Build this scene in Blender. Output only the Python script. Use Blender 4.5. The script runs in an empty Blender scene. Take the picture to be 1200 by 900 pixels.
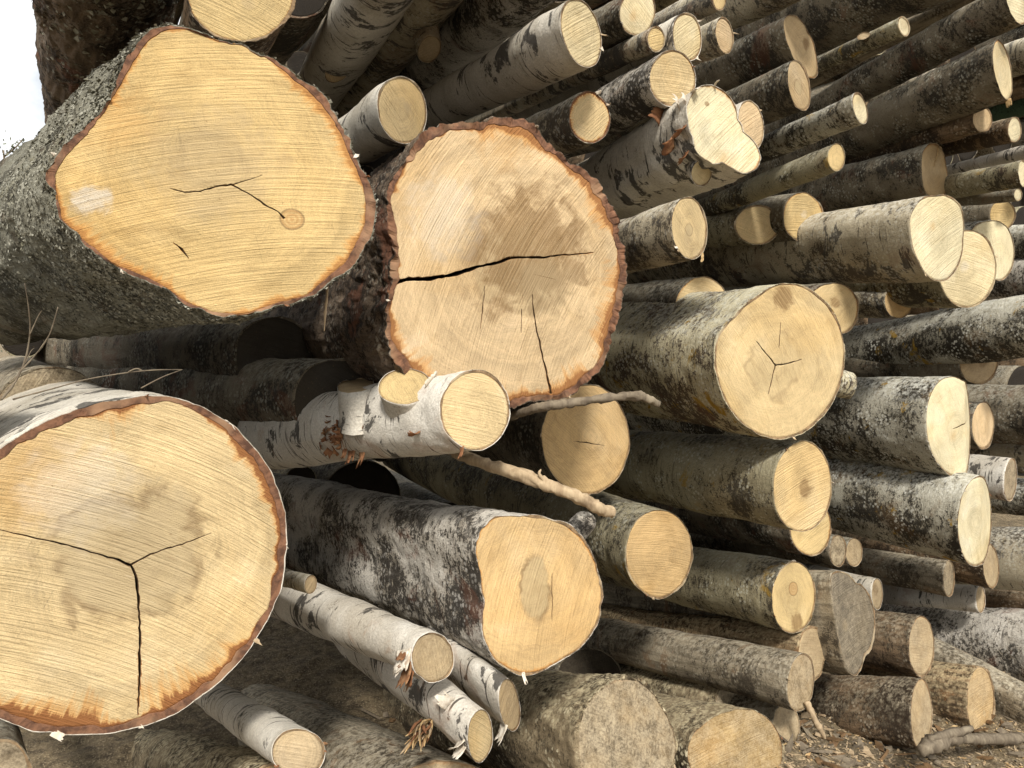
import bpy, bmesh, math, random
import numpy as np
from mathutils import Vector, Matrix
from mathutils.bvhtree import BVHTree

random.seed(7)
np.random.seed(7)
scene = bpy.context.scene
COL = scene.collection
R = math.radians

# ------------------------------------------------------------------ camera
CAM_H = 1.43
YAW, PITCH, FPX = R(29.0), R(4.45), 900.0
cam_data = bpy.data.cameras.new('camera')
cam_data.sensor_width = 36.0
cam_data.lens = 27.0
cam_data.clip_start = 0.02
cam_data.clip_end = 4000.0
cam = bpy.data.objects.new('camera', cam_data)
COL.objects.link(cam)
cam.location = (0, 0, CAM_H)
cam.rotation_euler = (math.pi / 2 - PITCH, 0, -YAW)
scene.camera = cam

# ------------------------------------------------------------------ sky, sun, exposure
SUN_EL, SUN_AZ = R(45.0), R(-24.0)          # azimuth from -Y (out of the stack), negative to the left
world = bpy.data.worlds.new('World')
scene.world = world
world.use_nodes = True
wn, wl = world.node_tree.nodes, world.node_tree.links
for n in list(wn):
    wn.remove(n)
w_out = wn.new('ShaderNodeOutputWorld')
w_bg = wn.new('ShaderNodeBackground')
w_sky = wn.new('ShaderNodeTexSky')
w_sky.sky_type = 'NISHITA'
w_sky.sun_disc = False
w_sky.sun_elevation = SUN_EL
w_sky.sun_rotation = math.pi - SUN_AZ
w_sky.dust_density = 3.0
w_sky.air_density = 1.2
w_sky.ozone_density = 1.0
w_bg.inputs['Strength'].default_value = 0.10
# thin bright cloud all over the sky, broken by paler blue
w_tc = wn.new('ShaderNodeTexCoord')
w_no = wn.new('ShaderNodeTexNoise')
w_no.inputs['Scale'].default_value = 2.6
w_no.inputs['Detail'].default_value = 7.0
w_no.inputs['Roughness'].default_value = 0.6
w_mr = wn.new('ShaderNodeMapRange')
w_mr.inputs['From Min'].default_value = 0.24
w_mr.inputs['From Max'].default_value = 0.40
w_mx = wn.new('ShaderNodeMix')
w_mx.data_type = 'RGBA'
w_mx.inputs[7].default_value = (11.0, 11.15, 11.2, 1)
wl.new(w_tc.outputs['Generated'], w_no.inputs['Vector'])
wl.new(w_no.outputs['Fac'], w_mr.inputs['Value'])
wl.new(w_mr.outputs[0], w_mx.inputs['Factor'])
wl.new(w_sky.outputs[0], w_mx.inputs[6])
wl.new(w_mx.outputs[2], w_bg.inputs[0])
wl.new(w_bg.outputs[0], w_out.inputs[0])

to_sun = Vector((math.cos(SUN_EL) * math.sin(SUN_AZ), -math.cos(SUN_EL) * math.cos(SUN_AZ), math.sin(SUN_EL)))
sun_data = bpy.data.lights.new('sun', 'SUN')
sun_data.energy = 4.4
sun_data.angle = R(8.0)
sun_data.color = (1.0, 0.965, 0.90)
sun = bpy.data.objects.new('sun', sun_data)
COL.objects.link(sun)
sun.rotation_euler = to_sun.to_track_quat('Z', 'Y').to_euler()
sun.location = (-3, -4, 6)

scene.view_settings.view_transform = 'Standard'
scene.view_settings.look = 'None'
scene.view_settings.exposure = 0.12
scene.view_settings.gamma = 1.0
scene.view_settings.use_curve_mapping = False
scene.render.engine = 'CYCLES'
scene.cycles.use_denoising = True
scene.cycles.max_bounces = 3
scene.cycles.diffuse_bounces = 2
scene.cycles.glossy_bounces = 1
scene.cycles.use_adaptive_sampling = True
scene.cycles.adaptive_threshold = 0.02

# ------------------------------------------------------------------ measuring helpers
Y0 = 1.5                                     # the stack's front stands about 1.5 m from the camera
CAM_ROT = cam.rotation_euler.to_matrix()
CAM_POS = Vector(cam.location)


def ray(u, v):
    return (CAM_ROT @ Vector(((u - 600.0) / FPX, (450.0 - v) / FPX, -1.0)))


def at(u, v, y):
    d = ray(u, v)
    return CAM_POS + d * (y / d.y)


def hit(u, v, p0, n):
    d = ray(u, v)
    return CAM_POS + d * ((p0 - CAM_POS).dot(n) / d.dot(n))


# ------------------------------------------------------------------ noise in numpy
def _hash(ix, iy, iz, seed):
    h = (ix.astype(np.int64) * 374761393 + iy.astype(np.int64) * 668265263 + iz.astype(np.int64) * 2147483647 + seed * 974711) & 0xFFFFFFFF
    h = ((h ^ (h >> 13)) * 1274126177) & 0xFFFFFFFF
    h = (h ^ (h >> 16)) & 0xFFFFFFFF
    h = (h * 2246822519) & 0xFFFFFFFF
    h = (h ^ (h >> 15)) & 0xFFFFFFFF
    return h.astype(np.float64) / 4294967295.0


def vnoise(p, seed=0):
    i = np.floor(p).astype(np.int64)
    f = p - i
    f = f * f * (3 - 2 * f)
    r = 0.0
    for dx in (0, 1):
        wx = f[..., 0] if dx else 1 - f[..., 0]
        for dy in (0, 1):
            wy = f[..., 1] if dy else 1 - f[..., 1]
            for dz in (0, 1):
                wz = f[..., 2] if dz else 1 - f[..., 2]
                r = r + wx * wy * wz * _hash(i[..., 0] + dx, i[..., 1] + dy, i[..., 2] + dz, seed)
    return r


def fbm(p, octaves=3, seed=0):
    s, a, t = 0.0, 1.0, 0.0
    for o in range(octaves):
        s = s + a * vnoise(p * (2.03 ** o), seed + o)
        t += a
        a *= 0.5
    return s / t - 0.5


# ------------------------------------------------------------------ materials
def new_mat(name):
    m = bpy.data.materials.new(name)
    m.use_nodes = True
    nt = m.node_tree
    for n in list(nt.nodes):
        nt.nodes.remove(n)
    out = nt.nodes.new('ShaderNodeOutputMaterial')
    b = nt.nodes.new('ShaderNodeBsdfPrincipled')
    b.inputs['Roughness'].default_value = 0.85
    b.inputs['Specular IOR Level'].default_value = 0.2
    nt.links.new(b.outputs[0], out.inputs[0])
    return m, nt, b


class NT:
    """small shorthand for node building"""
    def __init__(self, nt):
        self.nt = nt

    def n(self, t, **kw):
        nd = self.nt.nodes.new(t)
        for k, v in kw.items():
            setattr(nd, k, v)
        return nd

    def link(self, a, b):
        self.nt.links.new(a, b)

    def put(self, sock, v):
        if hasattr(v, 'is_output'):
            self.link(v, sock)
        elif isinstance(v, (tuple, list)) and len(v) == 3 and sock.type == 'RGBA':
            sock.default_value = (*v, 1)
        else:
            sock.default_value = v

    def math(self, op, a, b=0.0, c=0.0, clamp=False):
        m = self.n('ShaderNodeMath', operation=op, use_clamp=clamp)
        self.put(m.inputs[0], a)
        self.put(m.inputs[1], b)
        self.put(m.inputs[2], c)
        return m.outputs[0]

    def vmath(self, op, a, b=(0, 0, 0), scale=None):
        m = self.n('ShaderNodeVectorMath', operation=op)
        self.put(m.inputs[0], a)
        self.put(m.inputs[1], b)
        if scale is not None:
            self.put(m.inputs['Scale'], scale)
        return m.outputs['Value'] if op in ('LENGTH', 'DOT_PRODUCT', 'DISTANCE') else m.outputs[0]

    def mix(self, f, a, b, blend='MIX'):
        m = self.n('ShaderNodeMix', data_type='RGBA', blend_type=blend)
        self.put(m.inputs['Factor'], f)
        self.put(m.inputs[6], a)
        self.put(m.inputs[7], b)
        return m.outputs[2]

    def noise(self, vec, scale, detail=4.0, rough=0.55, dist=0.0):
        m = self.n('ShaderNodeTexNoise')
        self.put(m.inputs['Vector'], vec)
        m.inputs['Scale'].default_value = scale
        m.inputs['Detail'].default_value = detail
        m.inputs['Roughness'].default_value = rough
        m.inputs['Distortion'].default_value = dist
        return m.outputs['Fac']

    def voronoi(self, vec, scale, feature='F1', rnd=1.0):
        m = self.n('ShaderNodeTexVoronoi', feature=feature)
        self.put(m.inputs['Vector'], vec)
        m.inputs['Scale'].default_value = scale
        m.inputs['Randomness'].default_value = rnd
        return m.outputs['Distance']

    def ramp(self, f, lo, hi, a=0.0, b=1.0, smooth=True):
        m = self.n('ShaderNodeMapRange', interpolation_type='SMOOTHSTEP' if smooth else 'LINEAR')
        self.put(m.inputs['Value'], f)
        self.put(m.inputs['From Min'], lo)
        self.put(m.inputs['From Max'], hi)
        self.put(m.inputs['To Min'], a)
        self.put(m.inputs['To Max'], b)
        return m.outputs[0]

    def prop(self, name, out='Fac'):
        m = self.n('ShaderNodeAttribute', attribute_type='OBJECT', attribute_name=name)
        return m.outputs[out]

    def attr(self, name, out='Fac'):
        m = self.n('ShaderNodeAttribute', attribute_type='GEOMETRY', attribute_name=name)
        return m.outputs[out]

    def sep(self, v):
        m = self.n('ShaderNodeSeparateXYZ')
        self.put(m.inputs[0], v)
        return m.outputs

    def comb(self, x, y, z):
        m = self.n('ShaderNodeCombineXYZ')
        for i, q in enumerate((x, y, z)):
            self.put(m.inputs[i], q)
        return m.outputs[0]

    def bump(self, h, strength, dist, normal=None):
        m = self.n('ShaderNodeBump')
        m.inputs['Strength'].default_value = strength
        m.inputs['Distance'].default_value = dist
        self.put(m.inputs['Height'], h)
        if normal is not None:
            self.link(normal, m.inputs['Normal'])
        return m.outputs[0]


def local_co(k, spread=23.0):
    """object coordinates pushed to a place of its own in the noise for every object"""
    tc = k.n('ShaderNodeTexCoord').outputs['Object']
    rnd = k.prop('grain_seed')
    off = k.comb(k.math('MULTIPLY', rnd, spread), k.math('MULTIPLY', rnd, spread * 1.7), k.math('MULTIPLY', rnd, spread * 2.3))
    return tc, k.vmath('ADD', tc, off)


def bark_mat(name, pale, mid, dark, dark_at=(0.50, 0.62), patch=2.2, mottle=28.0, streak=0.0, streak_at=(0.60, 0.64), black=0.0,
             lichen=0.0, lichen_col=(0.45, 0.46, 0.38), yellow=0.0, red=0.0, red_col=(0.16, 0.055, 0.025), dust=0.0,
             dust_col=(0.42, 0.33, 0.19), bump=0.6, fibre=0.0, gstreak=1.7):
    m, nt, b = new_mat(name)
    k = NT(nt)
    raw, co = local_co(k)
    xyz = k.sep(co)
    ring = k.comb(k.math('MULTIPLY', xyz[0], 7.0), k.math('MULTIPLY', xyz[1], 7.0), k.math('MULTIPLY', xyz[2], 85.0))
    ring2 = k.comb(k.math('MULTIPLY', xyz[0], 3.0), k.math('MULTIPLY', xyz[1], 3.0), k.math('MULTIPLY', xyz[2], 8.5))
    along = k.comb(k.math('MULTIPLY', xyz[0], 60.0), k.math('MULTIPLY', xyz[1], 60.0), k.math('MULTIPLY', xyz[2], 5.0))
    n_patch = k.noise(co, patch, 3.0, 0.6, 0.4)
    grain = k.comb(xyz[0], xyz[1], k.math('MULTIPLY', xyz[2], gstreak))
    n_mot = k.noise(grain, mottle, 6.0, 0.76)
    n_fine = k.noise(co, 210.0, 2.0, 0.7)
    n_ring = k.noise(ring, 1.0, 3.0, 0.6)
    n_ring2 = k.noise(ring2, 1.0, 4.0, 0.65, 0.5)
    n_along = k.noise(along, 1.0, 3.0, 0.6)
    col = k.mix(k.ramp(k.math('ADD', k.math('MULTIPLY', n_patch, 0.6), k.math('MULTIPLY', n_ring2, 0.4)), 0.38, 0.62), pale, mid)
    col = k.mix(k.ramp(n_fine, 0.3, 0.75, 0.0, 0.35), col, dark)
    # broken dark blotches
    blot = k.math('ADD', k.math('MULTIPLY', n_mot, 0.56), k.math('MULTIPLY', n_patch, 0.50))
    blot = k.math('SUBTRACT', k.math('ADD', blot, k.math('MULTIPLY', n_fine, 0.22)), 0.14)
    f_blot = k.ramp(blot, dark_at[0], dark_at[0] + (dark_at[1] - dark_at[0]) * 0.65)
    col = k.mix(k.math('MULTIPLY', f_blot, 0.92), col, dark)
    h = k.math('ADD', k.math('MULTIPLY', n_mot, 0.7), k.math('MULTIPLY', n_fine, 0.3))
    if streak:
        f_s = k.math('MULTIPLY', k.ramp(n_ring, streak_at[0], streak_at[1]), streak)
        f_s = k.math('MULTIPLY', f_s, k.ramp(k.noise(co, 9.0, 2.0), 0.38, 0.55))
        col = k.mix(f_s, col, (0.035, 0.028, 0.022))
    if black:
        n_b = k.noise(k.comb(xyz[0], xyz[1], k.math('MULTIPLY', xyz[2], 1.6)), 8.0, 6.0, 0.70, 0.5)
        f_b = k.math('MULTIPLY', k.ramp(n_b, 0.56, 0.60), black)
        col = k.mix(f_b, col, k.mix(n_mot, (0.014, 0.012, 0.01), (0.085, 0.075, 0.065)))
    if fibre:
        col = k.mix(k.math('MULTIPLY', k.ramp(n_along, 0.42, 0.62), fibre), col, dark)
        h = k.math('ADD', h, k.math('MULTIPLY', n_along, fibre * 0.8))
    if red:
        f_r = k.math('MULTIPLY', k.ramp(k.noise(co, 6.0, 5.0, 0.65, 0.8), 0.56, 0.66), red)
        col = k.mix(f_r, col, red_col)
    if lichen:
        v = k.voronoi(co, 75.0)
        f_l = k.math('MULTIPLY', k.ramp(v, 0.42, 0.30), k.ramp(k.noise(co, 11.0, 4.0, 0.6), 0.46, 0.60))
        f_l = k.math('MULTIPLY', f_l, lichen)
        col = k.mix(f_l, col, lichen_col)
    if yellow:
        f_y = k.math('MULTIPLY', k.ramp(k.noise(co, 8.5, 6.0, 0.7, 0.6), 0.60, 0.67), yellow)
        col = k.mix(f_y, col, (0.33, 0.20, 0.03))
    if dust:
        nz = k.sep(k.n('ShaderNodeNewGeometry').outputs['Normal'])[2]
        f_d = k.math('MULTIPLY', k.ramp(nz, 0.1, 0.9), k.ramp(k.noise(co, 60.0, 5.0, 0.75), 0.42, 0.62))
        col = k.mix(k.math('MULTIPLY', f_d, dust), col, k.mix(n_fine, dust_col, tuple(min(0.75, q * 1.35) for q in dust_col)))
    k.link(col, b.inputs['Base Color'])
    k.link(k.bump(h, bump, 0.012), b.inputs['Normal'])
    b.inputs['Roughness'].default_value = 0.9
    return m


BARK = {
    'birch': bark_mat('birch_bark', (0.66, 0.61, 0.52), (0.47, 0.42, 0.335), (0.12, 0.10, 0.08), (0.60, 0.72), patch=4.0, streak=0.9, black=0.9, lichen=0.3, lichen_col=(0.6, 0.58, 0.5), bump=0.5),
    'birch_bright': bark_mat('bright_birch_bark', (0.69, 0.645, 0.565), (0.50, 0.445, 0.36), (0.13, 0.108, 0.085), (0.585, 0.70), patch=4.0, streak=0.9, black=0.9, red=0.3, red_col=(0.32, 0.16, 0.075), bump=0.5),
    'birch_dull': bark_mat('dull_birch_bark', (0.47, 0.405, 0.285), (0.30, 0.245, 0.16), (0.06, 0.047, 0.033), (0.50, 0.61), patch=4.5, streak=0.8, black=0.85, red=0.25, lichen=0.4, lichen_col=(0.55, 0.52, 0.43), bump=0.6, dust=0.7, dust_col=(0.55, 0.51, 0.42)),
    'birch_rough': bark_mat('rough_birch_bark', (0.66, 0.61, 0.53), (0.36, 0.31, 0.24), (0.03, 0.025, 0.02), (0.49, 0.58), patch=6.5, mottle=46.0, streak=0.6, black=0.5, lichen=0.5, lichen_col=(0.66, 0.62, 0.55), red=0.35, red_col=(0.20, 0.075, 0.04), bump=0.9, dust=0.4, dust_col=(0.55, 0.51, 0.44)),
    'aspen': bark_mat('aspen_bark', (0.37, 0.325, 0.205), (0.215, 0.18, 0.108), (0.042, 0.034, 0.023), (0.495, 0.60), patch=5.0, mottle=42.0, streak=0.6, lichen=0.6, lichen_col=(0.50, 0.48, 0.38), yellow=0.7, red=0.3, red_col=(0.12, 0.065, 0.035), bump=0.75, dust=0.35, dust_col=(0.46, 0.43, 0.34)),
    'aspen_pale': bark_mat('pale_aspen_bark', (0.60, 0.535, 0.36), (0.40, 0.335, 0.20), (0.065, 0.045, 0.032), (0.475, 0.56), patch=6.0, mottle=38.0, streak=0.8, lichen=0.6, lichen_col=(0.62, 0.59, 0.48), yellow=1.0, red=0.7, red_col=(0.12, 0.06, 0.035), bump=0.8, dust=0.5, dust_col=(0.60, 0.57, 0.47)),
    'grey': bark_mat('grey_speckled_bark', (0.52, 0.485, 0.385), (0.20, 0.17, 0.115), (0.026, 0.021, 0.015), (0.475, 0.565), patch=5.5, mottle=46.0, streak=0.4, lichen=0.85, lichen_col=(0.60, 0.58, 0.50), yellow=1.0, red=0.35, red_col=(0.17, 0.095, 0.035), bump=0.85, dust=0.8, dust_col=(0.56, 0.54, 0.47)),
    'dark': bark_mat('dark_bark', (0.235, 0.195, 0.135), (0.125, 0.10, 0.067), (0.028, 0.023, 0.016), (0.495, 0.60), patch=5.0, mottle=42.0, streak=0.4, lichen=0.6, lichen_col=(0.37, 0.35, 0.28), red=0.35, bump=0.9, dust=0.5, dust_col=(0.40, 0.375, 0.30)),
    'lichen': bark_mat('lichen_covered_bark', (0.27, 0.255, 0.195), (0.17, 0.158, 0.115), (0.05, 0.045, 0.032), (0.48, 0.60), patch=5.0, mottle=60.0, lichen=0.6, lichen_col=(0.37, 0.36, 0.295), red=0.25, red_col=(0.2, 0.13, 0.08), bump=1.0),
    'scaly': bark_mat('scaly_bark', (0.22, 0.16, 0.11), (0.125, 0.088, 0.058), (0.028, 0.02, 0.014), (0.48, 0.60), patch=6.0, mottle=36.0, lichen=0.5, lichen_col=(0.36, 0.32, 0.25), red=0.6, red_col=(0.22, 0.095, 0.055), fibre=0.35, bump=1.0),
    'weathered': bark_mat('weathered_bark', (0.37, 0.31, 0.215), (0.23, 0.185, 0.122), (0.06, 0.047, 0.032), (0.50, 0.62), patch=5.0, mottle=32.0, fibre=0.5, lichen=0.5, lichen_col=(0.46, 0.41, 0.31), dust=0.6, dust_col=(0.50, 0.44, 0.33), red=0.5, red_col=(0.22, 0.12, 0.055), bump=0.85),
    'sawdust': bark_mat('sawdust_covered_bark', (0.34, 0.26, 0.155), (0.19, 0.142, 0.082), (0.05, 0.037, 0.023), (0.48, 0.61), patch=7.0, mottle=70.0, lichen=0.95, lichen_col=(0.60, 0.52, 0.35), dust=0.95, dust_col=(0.50, 0.42, 0.265), bump=1.0),
    'rotten': bark_mat('rotten_bark', (0.38, 0.265, 0.15), (0.23, 0.152, 0.08), (0.055, 0.036, 0.02), (0.49, 0.61), patch=6.0, mottle=30.0, fibre=0.9, lichen=0.5, lichen_col=(0.55, 0.44, 0.27), dust=0.8, dust_col=(0.52, 0.41, 0.24), red=0.5, red_col=(0.29, 0.135, 0.05), bump=1.0),
    'moss': bark_mat('mossy_bark', (0.05, 0.085, 0.045), (0.035, 0.06, 0.033), (0.012, 0.014, 0.008), (0.48, 0.62), mottle=40.0, bump=0.9),
    'brown': bark_mat('brown_bark', (0.27, 0.18, 0.105), (0.16, 0.107, 0.06), (0.04, 0.027, 0.017), (0.48, 0.60), patch=5.0, mottle=34.0, fibre=0.5, lichen=0.6, lichen_col=(0.42, 0.35, 0.25), dust=0.5, dust_col=(0.46, 0.39, 0.27), bump=0.9),
}


def inner_bark_mat(name, c1, c2, c3):
    m, nt, b = new_mat(name)
    k = NT(nt)
    raw, co = local_co(k)
    n1 = k.noise(co, 45.0, 6.0, 0.7, 0.4)
    n2 = k.noise(co, 9.0, 3.0)
    col = k.mix(k.ramp(n1, 0.35, 0.65), c1, c2)
    col = k.mix(k.ramp(n2, 0.52, 0.66, 0.0, 0.7), col, c3)
    k.link(col, b.inputs['Base Color'])
    k.link(k.bump(n1, 0.8, 0.004), b.inputs['Normal'])
    return m


def cut_wood_mat():
    """sawn end grain; tone, stain, heart and saw direction come from the object's own properties"""
    m, nt, b = new_mat('sawn_wood')
    k = NT(nt)
    raw, co = local_co(k)
    tone = k.prop('tone', 'Color')
    pith = k.prop('pith', 'Vector')
    size = k.prop('size')
    edge = k.attr('edge')
    rel = k.vmath('SUBTRACT', raw, pith)
    rxyz = k.sep(rel)
    warp = k.noise(co, 9.0, 4.0, 0.55)
    warp2 = k.noise(co, 34.0, 3.0, 0.55)
    r2 = k.math('SQRT', k.math('ADD', k.math('MULTIPLY', rxyz[0], rxyz[0]), k.math('MULTIPLY', rxyz[1], rxyz[1])))
    rw = k.math('ADD', r2, k.math('ADD', k.math('MULTIPLY', k.math('SUBTRACT', warp, 0.5), 0.09), k.math('MULTIPLY', k.math('SUBTRACT', warp2, 0.5), 0.012)))
    # growth rings: noise read along the radius only, so they vary in width and strength
    rings = k.noise(k.comb(k.math('MULTIPLY', rw, 230.0), 3.1, 0.7), 1.0, 2.0, 0.6)
    rings_b = k.noise(k.comb(k.math('MULTIPLY', rw, 48.0), 8.1, 5.7), 1.0, 3.0, 0.6)
    # saw tooth marks: long thin scratches one way, gently arced
    ang = k.prop('saw')
    ca, sa = k.math('COSINE', ang), k.math('SINE', ang)
    x2 = k.math('ADD', k.math('MULTIPLY', rxyz[0], ca), k.math('MULTIPLY', rxyz[1], sa))
    y2 = k.math('SUBTRACT', k.math('MULTIPLY', rxyz[1], ca), k.math('MULTIPLY', rxyz[0], sa))
    y2 = k.math('ADD', y2, k.math('MULTIPLY', k.math('MULTIPLY', x2, x2), 0.55))
    seedv = k.prop('grain_seed')
    saw_v = k.comb(k.math('MULTIPLY', x2, 7.0), k.math('MULTIPLY', y2, 260.0), k.math('MULTIPLY', seedv, 90.0))
    saw = k.noise(saw_v, 1.0, 3.0, 0.6, 0.25)
    saw_w = k.noise(k.comb(k.math('MULTIPLY', x2, 3.0), k.math('MULTIPLY', y2, 42.0), k.math('MULTIPLY', seedv, 50.0)), 1.0, 3.0, 0.6, 0.3)
    # second, crossing pass of the saw in some places
    cross_v = k.comb(k.math('MULTIPLY', y2, 11.0), k.math('MULTIPLY', x2, 300.0), k.math('MULTIPLY', seedv, 31.0))
    cross = k.noise(cross_v, 1.0, 2.0, 0.6, 0.3)
    fine = k.noise(co, 420.0, 3.0, 0.7)
    blotch = k.noise(co, 6.0, 5.0, 0.6, 0.5)
    col = tone
    lum = k.math('ADD', k.ramp(rings, 0.3, 0.7, -0.085, 0.065), k.ramp(rings_b, 0.25, 0.75, -0.10, 0.08))
    lum = k.math('ADD', lum, k.math('MULTIPLY', k.ramp(saw, 0.30, 0.70, -0.042, 0.038), k.ramp(blotch, 0.35, 0.65, 0.35, 1.2)))
    lum = k.math('ADD', lum, k.ramp(saw_w, 0.3, 0.7, -0.02, 0.02))
    lum = k.math('ADD', lum, k.math('MULTIPLY', k.ramp(cross, 0.62, 0.74), k.ramp(blotch, 0.4, 0.6, -0.16, 0.05)))
    lum = k.math('ADD', lum, k.ramp(fine, 0.25, 0.75, -0.13, 0.11))
    lum = k.math('ADD', k.math('ADD', lum, k.ramp(blotch, 0.25, 0.75, -0.20, 0.13)), 1.0)
    col = k.mix(1.0, col, k.comb(lum, lum, lum), 'MULTIPLY')
    # ochre and pale drifts
    col = k.mix(k.ramp(k.noise(co, 3.6, 4.0, 0.55, 0.5), 0.48, 0.72, 0.0, 0.6), col, k.mix(1.0, col, (0.92, 0.82, 0.64), 'MULTIPLY'))
    col = k.mix(k.ramp(k.noise(k.vmath('ADD', co, (7, 3, 1)), 5.0, 4.0, 0.55, 0.5), 0.52, 0.75, 0.0, 0.6), col, k.mix(1.0, col, (1.08, 1.16, 1.36), 'MULTIPLY'))
    # heartwood: greyer core with an uneven darker border
    hr = k.math('MULTIPLY', k.prop('heart_r'), size)
    hs = k.prop('heart_stretch')
    hx = k.math('MULTIPLY', rxyz[0], hs)
    rh = k.math('SQRT', k.math('ADD', k.math('MULTIPLY', hx, hx), k.math('MULTIPLY', rxyz[1], rxyz[1])))
    hw = k.math('ADD', rh, k.math('MULTIPLY', k.math('SUBTRACT', k.noise(co, 13.0, 5.0, 0.6, 0.6), 0.5), k.math('MULTIPLY', hr, 1.1)))
    heart = k.prop('heart')
    f_h = k.ramp(hw, hr, k.math('MULTIPLY', hr, 0.80))
    col = k.mix(k.math('MULTIPLY', k.math('MULTIPLY', f_h, heart), 0.72), col, k.mix(rings_b, (0.33, 0.245, 0.13), (0.50, 0.395, 0.23)))
    d_b = k.math('ABSOLUTE', k.math('SUBTRACT', hw, k.math('MULTIPLY', hr, 0.92)))
    f_b = k.ramp(d_b, k.math('MULTIPLY', hr, 0.17), 0.0)
    f_b = k.math('MULTIPLY', f_b, k.ramp(k.noise(co, 16.0, 3.0), 0.36, 0.60))
    col = k.mix(k.math('MULTIPLY', k.math('MULTIPLY', f_b, heart), 0.8), col, (0.22, 0.145, 0.07))
    # single marks of this face: a wet brown patch, a pale scuff, a grey bruise, an ochre drift, a knot
    wob = k.math('SUBTRACT', k.noise(co, 22.0, 5.0, 0.65, 0.5), 0.5)
    for nm, cc, amt, soft in (('spot_ochre', (0.50, 0.27, 0.08), 0.45, 0.1), ('spot_brown', (0.21, 0.125, 0.052), 0.88, 0.5), ('spot_white', (0.66, 0.60, 0.50), 0.42, 0.3), ('spot_paint', (0.56, 0.54, 0.49), 0.6, 0.55), ('spot_grey', (0.38, 0.29, 0.17), 0.5, 0.4)):
        v = k.prop(nm, 'Vector')
        s3 = k.sep(v)
        rr = k.math('MAXIMUM', s3[2], 0.0005)
        dx = k.math('SUBTRACT', k.sep(raw)[0], s3[0])
        dy_ = k.math('SUBTRACT', k.sep(raw)[1], s3[1])
        dd = k.math('SQRT', k.math('ADD', k.math('MULTIPLY', dx, dx), k.math('MULTIPLY', dy_, dy_)))
        dd = k.math('ADD', k.math('DIVIDE', dd, rr), k.math('MULTIPLY', wob, 1.7))
        ff = k.math('MULTIPLY', k.ramp(dd, 1.0, soft), k.ramp(k.math('ADD', k.math('MULTIPLY', saw, 0.6), k.math('MULTIPLY', fine, 0.4)), 0.3, 0.62, 0.45, 1.0))
        ff = k.math('MULTIPLY', ff, k.math('GREATER_THAN', s3[2], 0.001))
        col = k.mix(k.math('MULTIPLY', ff, amt), col, cc)
    v = k.sep(k.prop('knot', 'Vector'))
    dx, dy_ = k.math('SUBTRACT', k.sep(raw)[0], v[0]), k.math('SUBTRACT', k.sep(raw)[1], v[1])
    dd = k.math('SQRT', k.math('ADD', k.math('MULTIPLY', dx, dx), k.math('MULTIPLY', dy_, dy_)))
    dd = k.math('ADD', k.math('DIVIDE', dd, k.math('MAXIMUM', v[2], 0.0005)), k.math('MULTIPLY', wob, 0.35))
    on = k.math('GREATER_THAN', v[2], 0.001)
    kr = k.math('SINE', k.math('MULTIPLY', dd, 17.0))
    col = k.mix(k.math('MULTIPLY', k.math('MULTIPLY', k.ramp(dd, 1.0, 0.85), on), k.ramp(kr, -1, 1, 0.25, 0.7)), col, (0.40, 0.22, 0.085))
    col = k.mix(k.math('MULTIPLY', k.ramp(k.math('ABSOLUTE', k.math('SUBTRACT', dd, 0.98)), 0.13, 0.03), k.math('MULTIPLY', on, 0.6)), col, (0.14, 0.08, 0.035))
    # fine drying checks running out from the pith
    theta = k.math('ARCTAN2', rxyz[1], rxyz[0])
    chk = k.noise(k.comb(k.math('MULTIPLY', theta, 14.0), k.math('MULTIPLY', r2, 9.0), k.math('MULTIPLY', seedv, 17.0)), 1.0, 2.0, 0.5, 0.2)
    f_c = k.math('MULTIPLY', k.ramp(chk, 0.695, 0.73), k.ramp(r2, k.math('MULTIPLY', size, 0.75), k.math('MULTIPLY', size, 0.12)))
    f_c = k.math('MULTIPLY', f_c, k.prop('checks'))
    col = k.mix(k.math('MULTIPLY', f_c, 0.75), col, (0.16, 0.09, 0.04))
    # sap stain bleeding inwards from the bark
    stain = k.prop('stain')
    teeth = k.noise(k.comb(k.math('MULTIPLY', theta, 22.0), k.math('MULTIPLY', r2, 10.0), k.math('MULTIPLY', seedv, 11.0)), 1.0, 3.0, 0.7)
    reach = k.math('MULTIPLY', k.ramp(k.noise(co, 7.0, 3.0), 0.36, 0.70, 0.0, 1.0), stain)
    reach = k.math('MULTIPLY', reach, k.ramp(teeth, 0.2, 0.8, 0.35, 1.5))
    f_o = k.ramp(edge, k.math('MULTIPLY', reach, 0.30), k.math('MULTIPLY', reach, 0.06))
    col = k.mix(k.math('MULTIPLY', f_o, 0.7), col, (0.55, 0.25, 0.055))
    f_r = k.ramp(edge, k.math('ADD', k.math('MULTIPLY', reach, 0.115), 0.010), k.math('ADD', k.math('MULTIPLY', reach, 0.075), 0.003))
    col = k.mix(k.math('MULTIPLY', f_r, k.math('ADD', k.math('MULTIPLY', stain, 0.8), 0.04, clamp=True)), col, (0.20, 0.07, 0.024))
    # loose pale fibres and dark specks of grit
    spk = k.noise(k.vmath('ADD', co, (3, 9, 4)), 150.0, 2.0, 0.6)
    col = k.mix(k.ramp(spk, 0.70, 0.76, 0.0, 0.55), col, (0.20, 0.12, 0.055))
    fib = k.noise(k.comb(k.math('MULTIPLY', x2, 26.0), k.math('MULTIPLY', y2, 420.0), k.math('MULTIPLY', seedv, 13.0)), 1.0, 1.0, 0.5)
    col = k.mix(k.math('MULTIPLY', k.ramp(fib, 0.68, 0.76), k.ramp(blotch, 0.42, 0.6, 0.0, 0.45)), col, k.mix(1.0, col, (1.22, 1.32, 1.6), 'MULTIPLY'))
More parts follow.
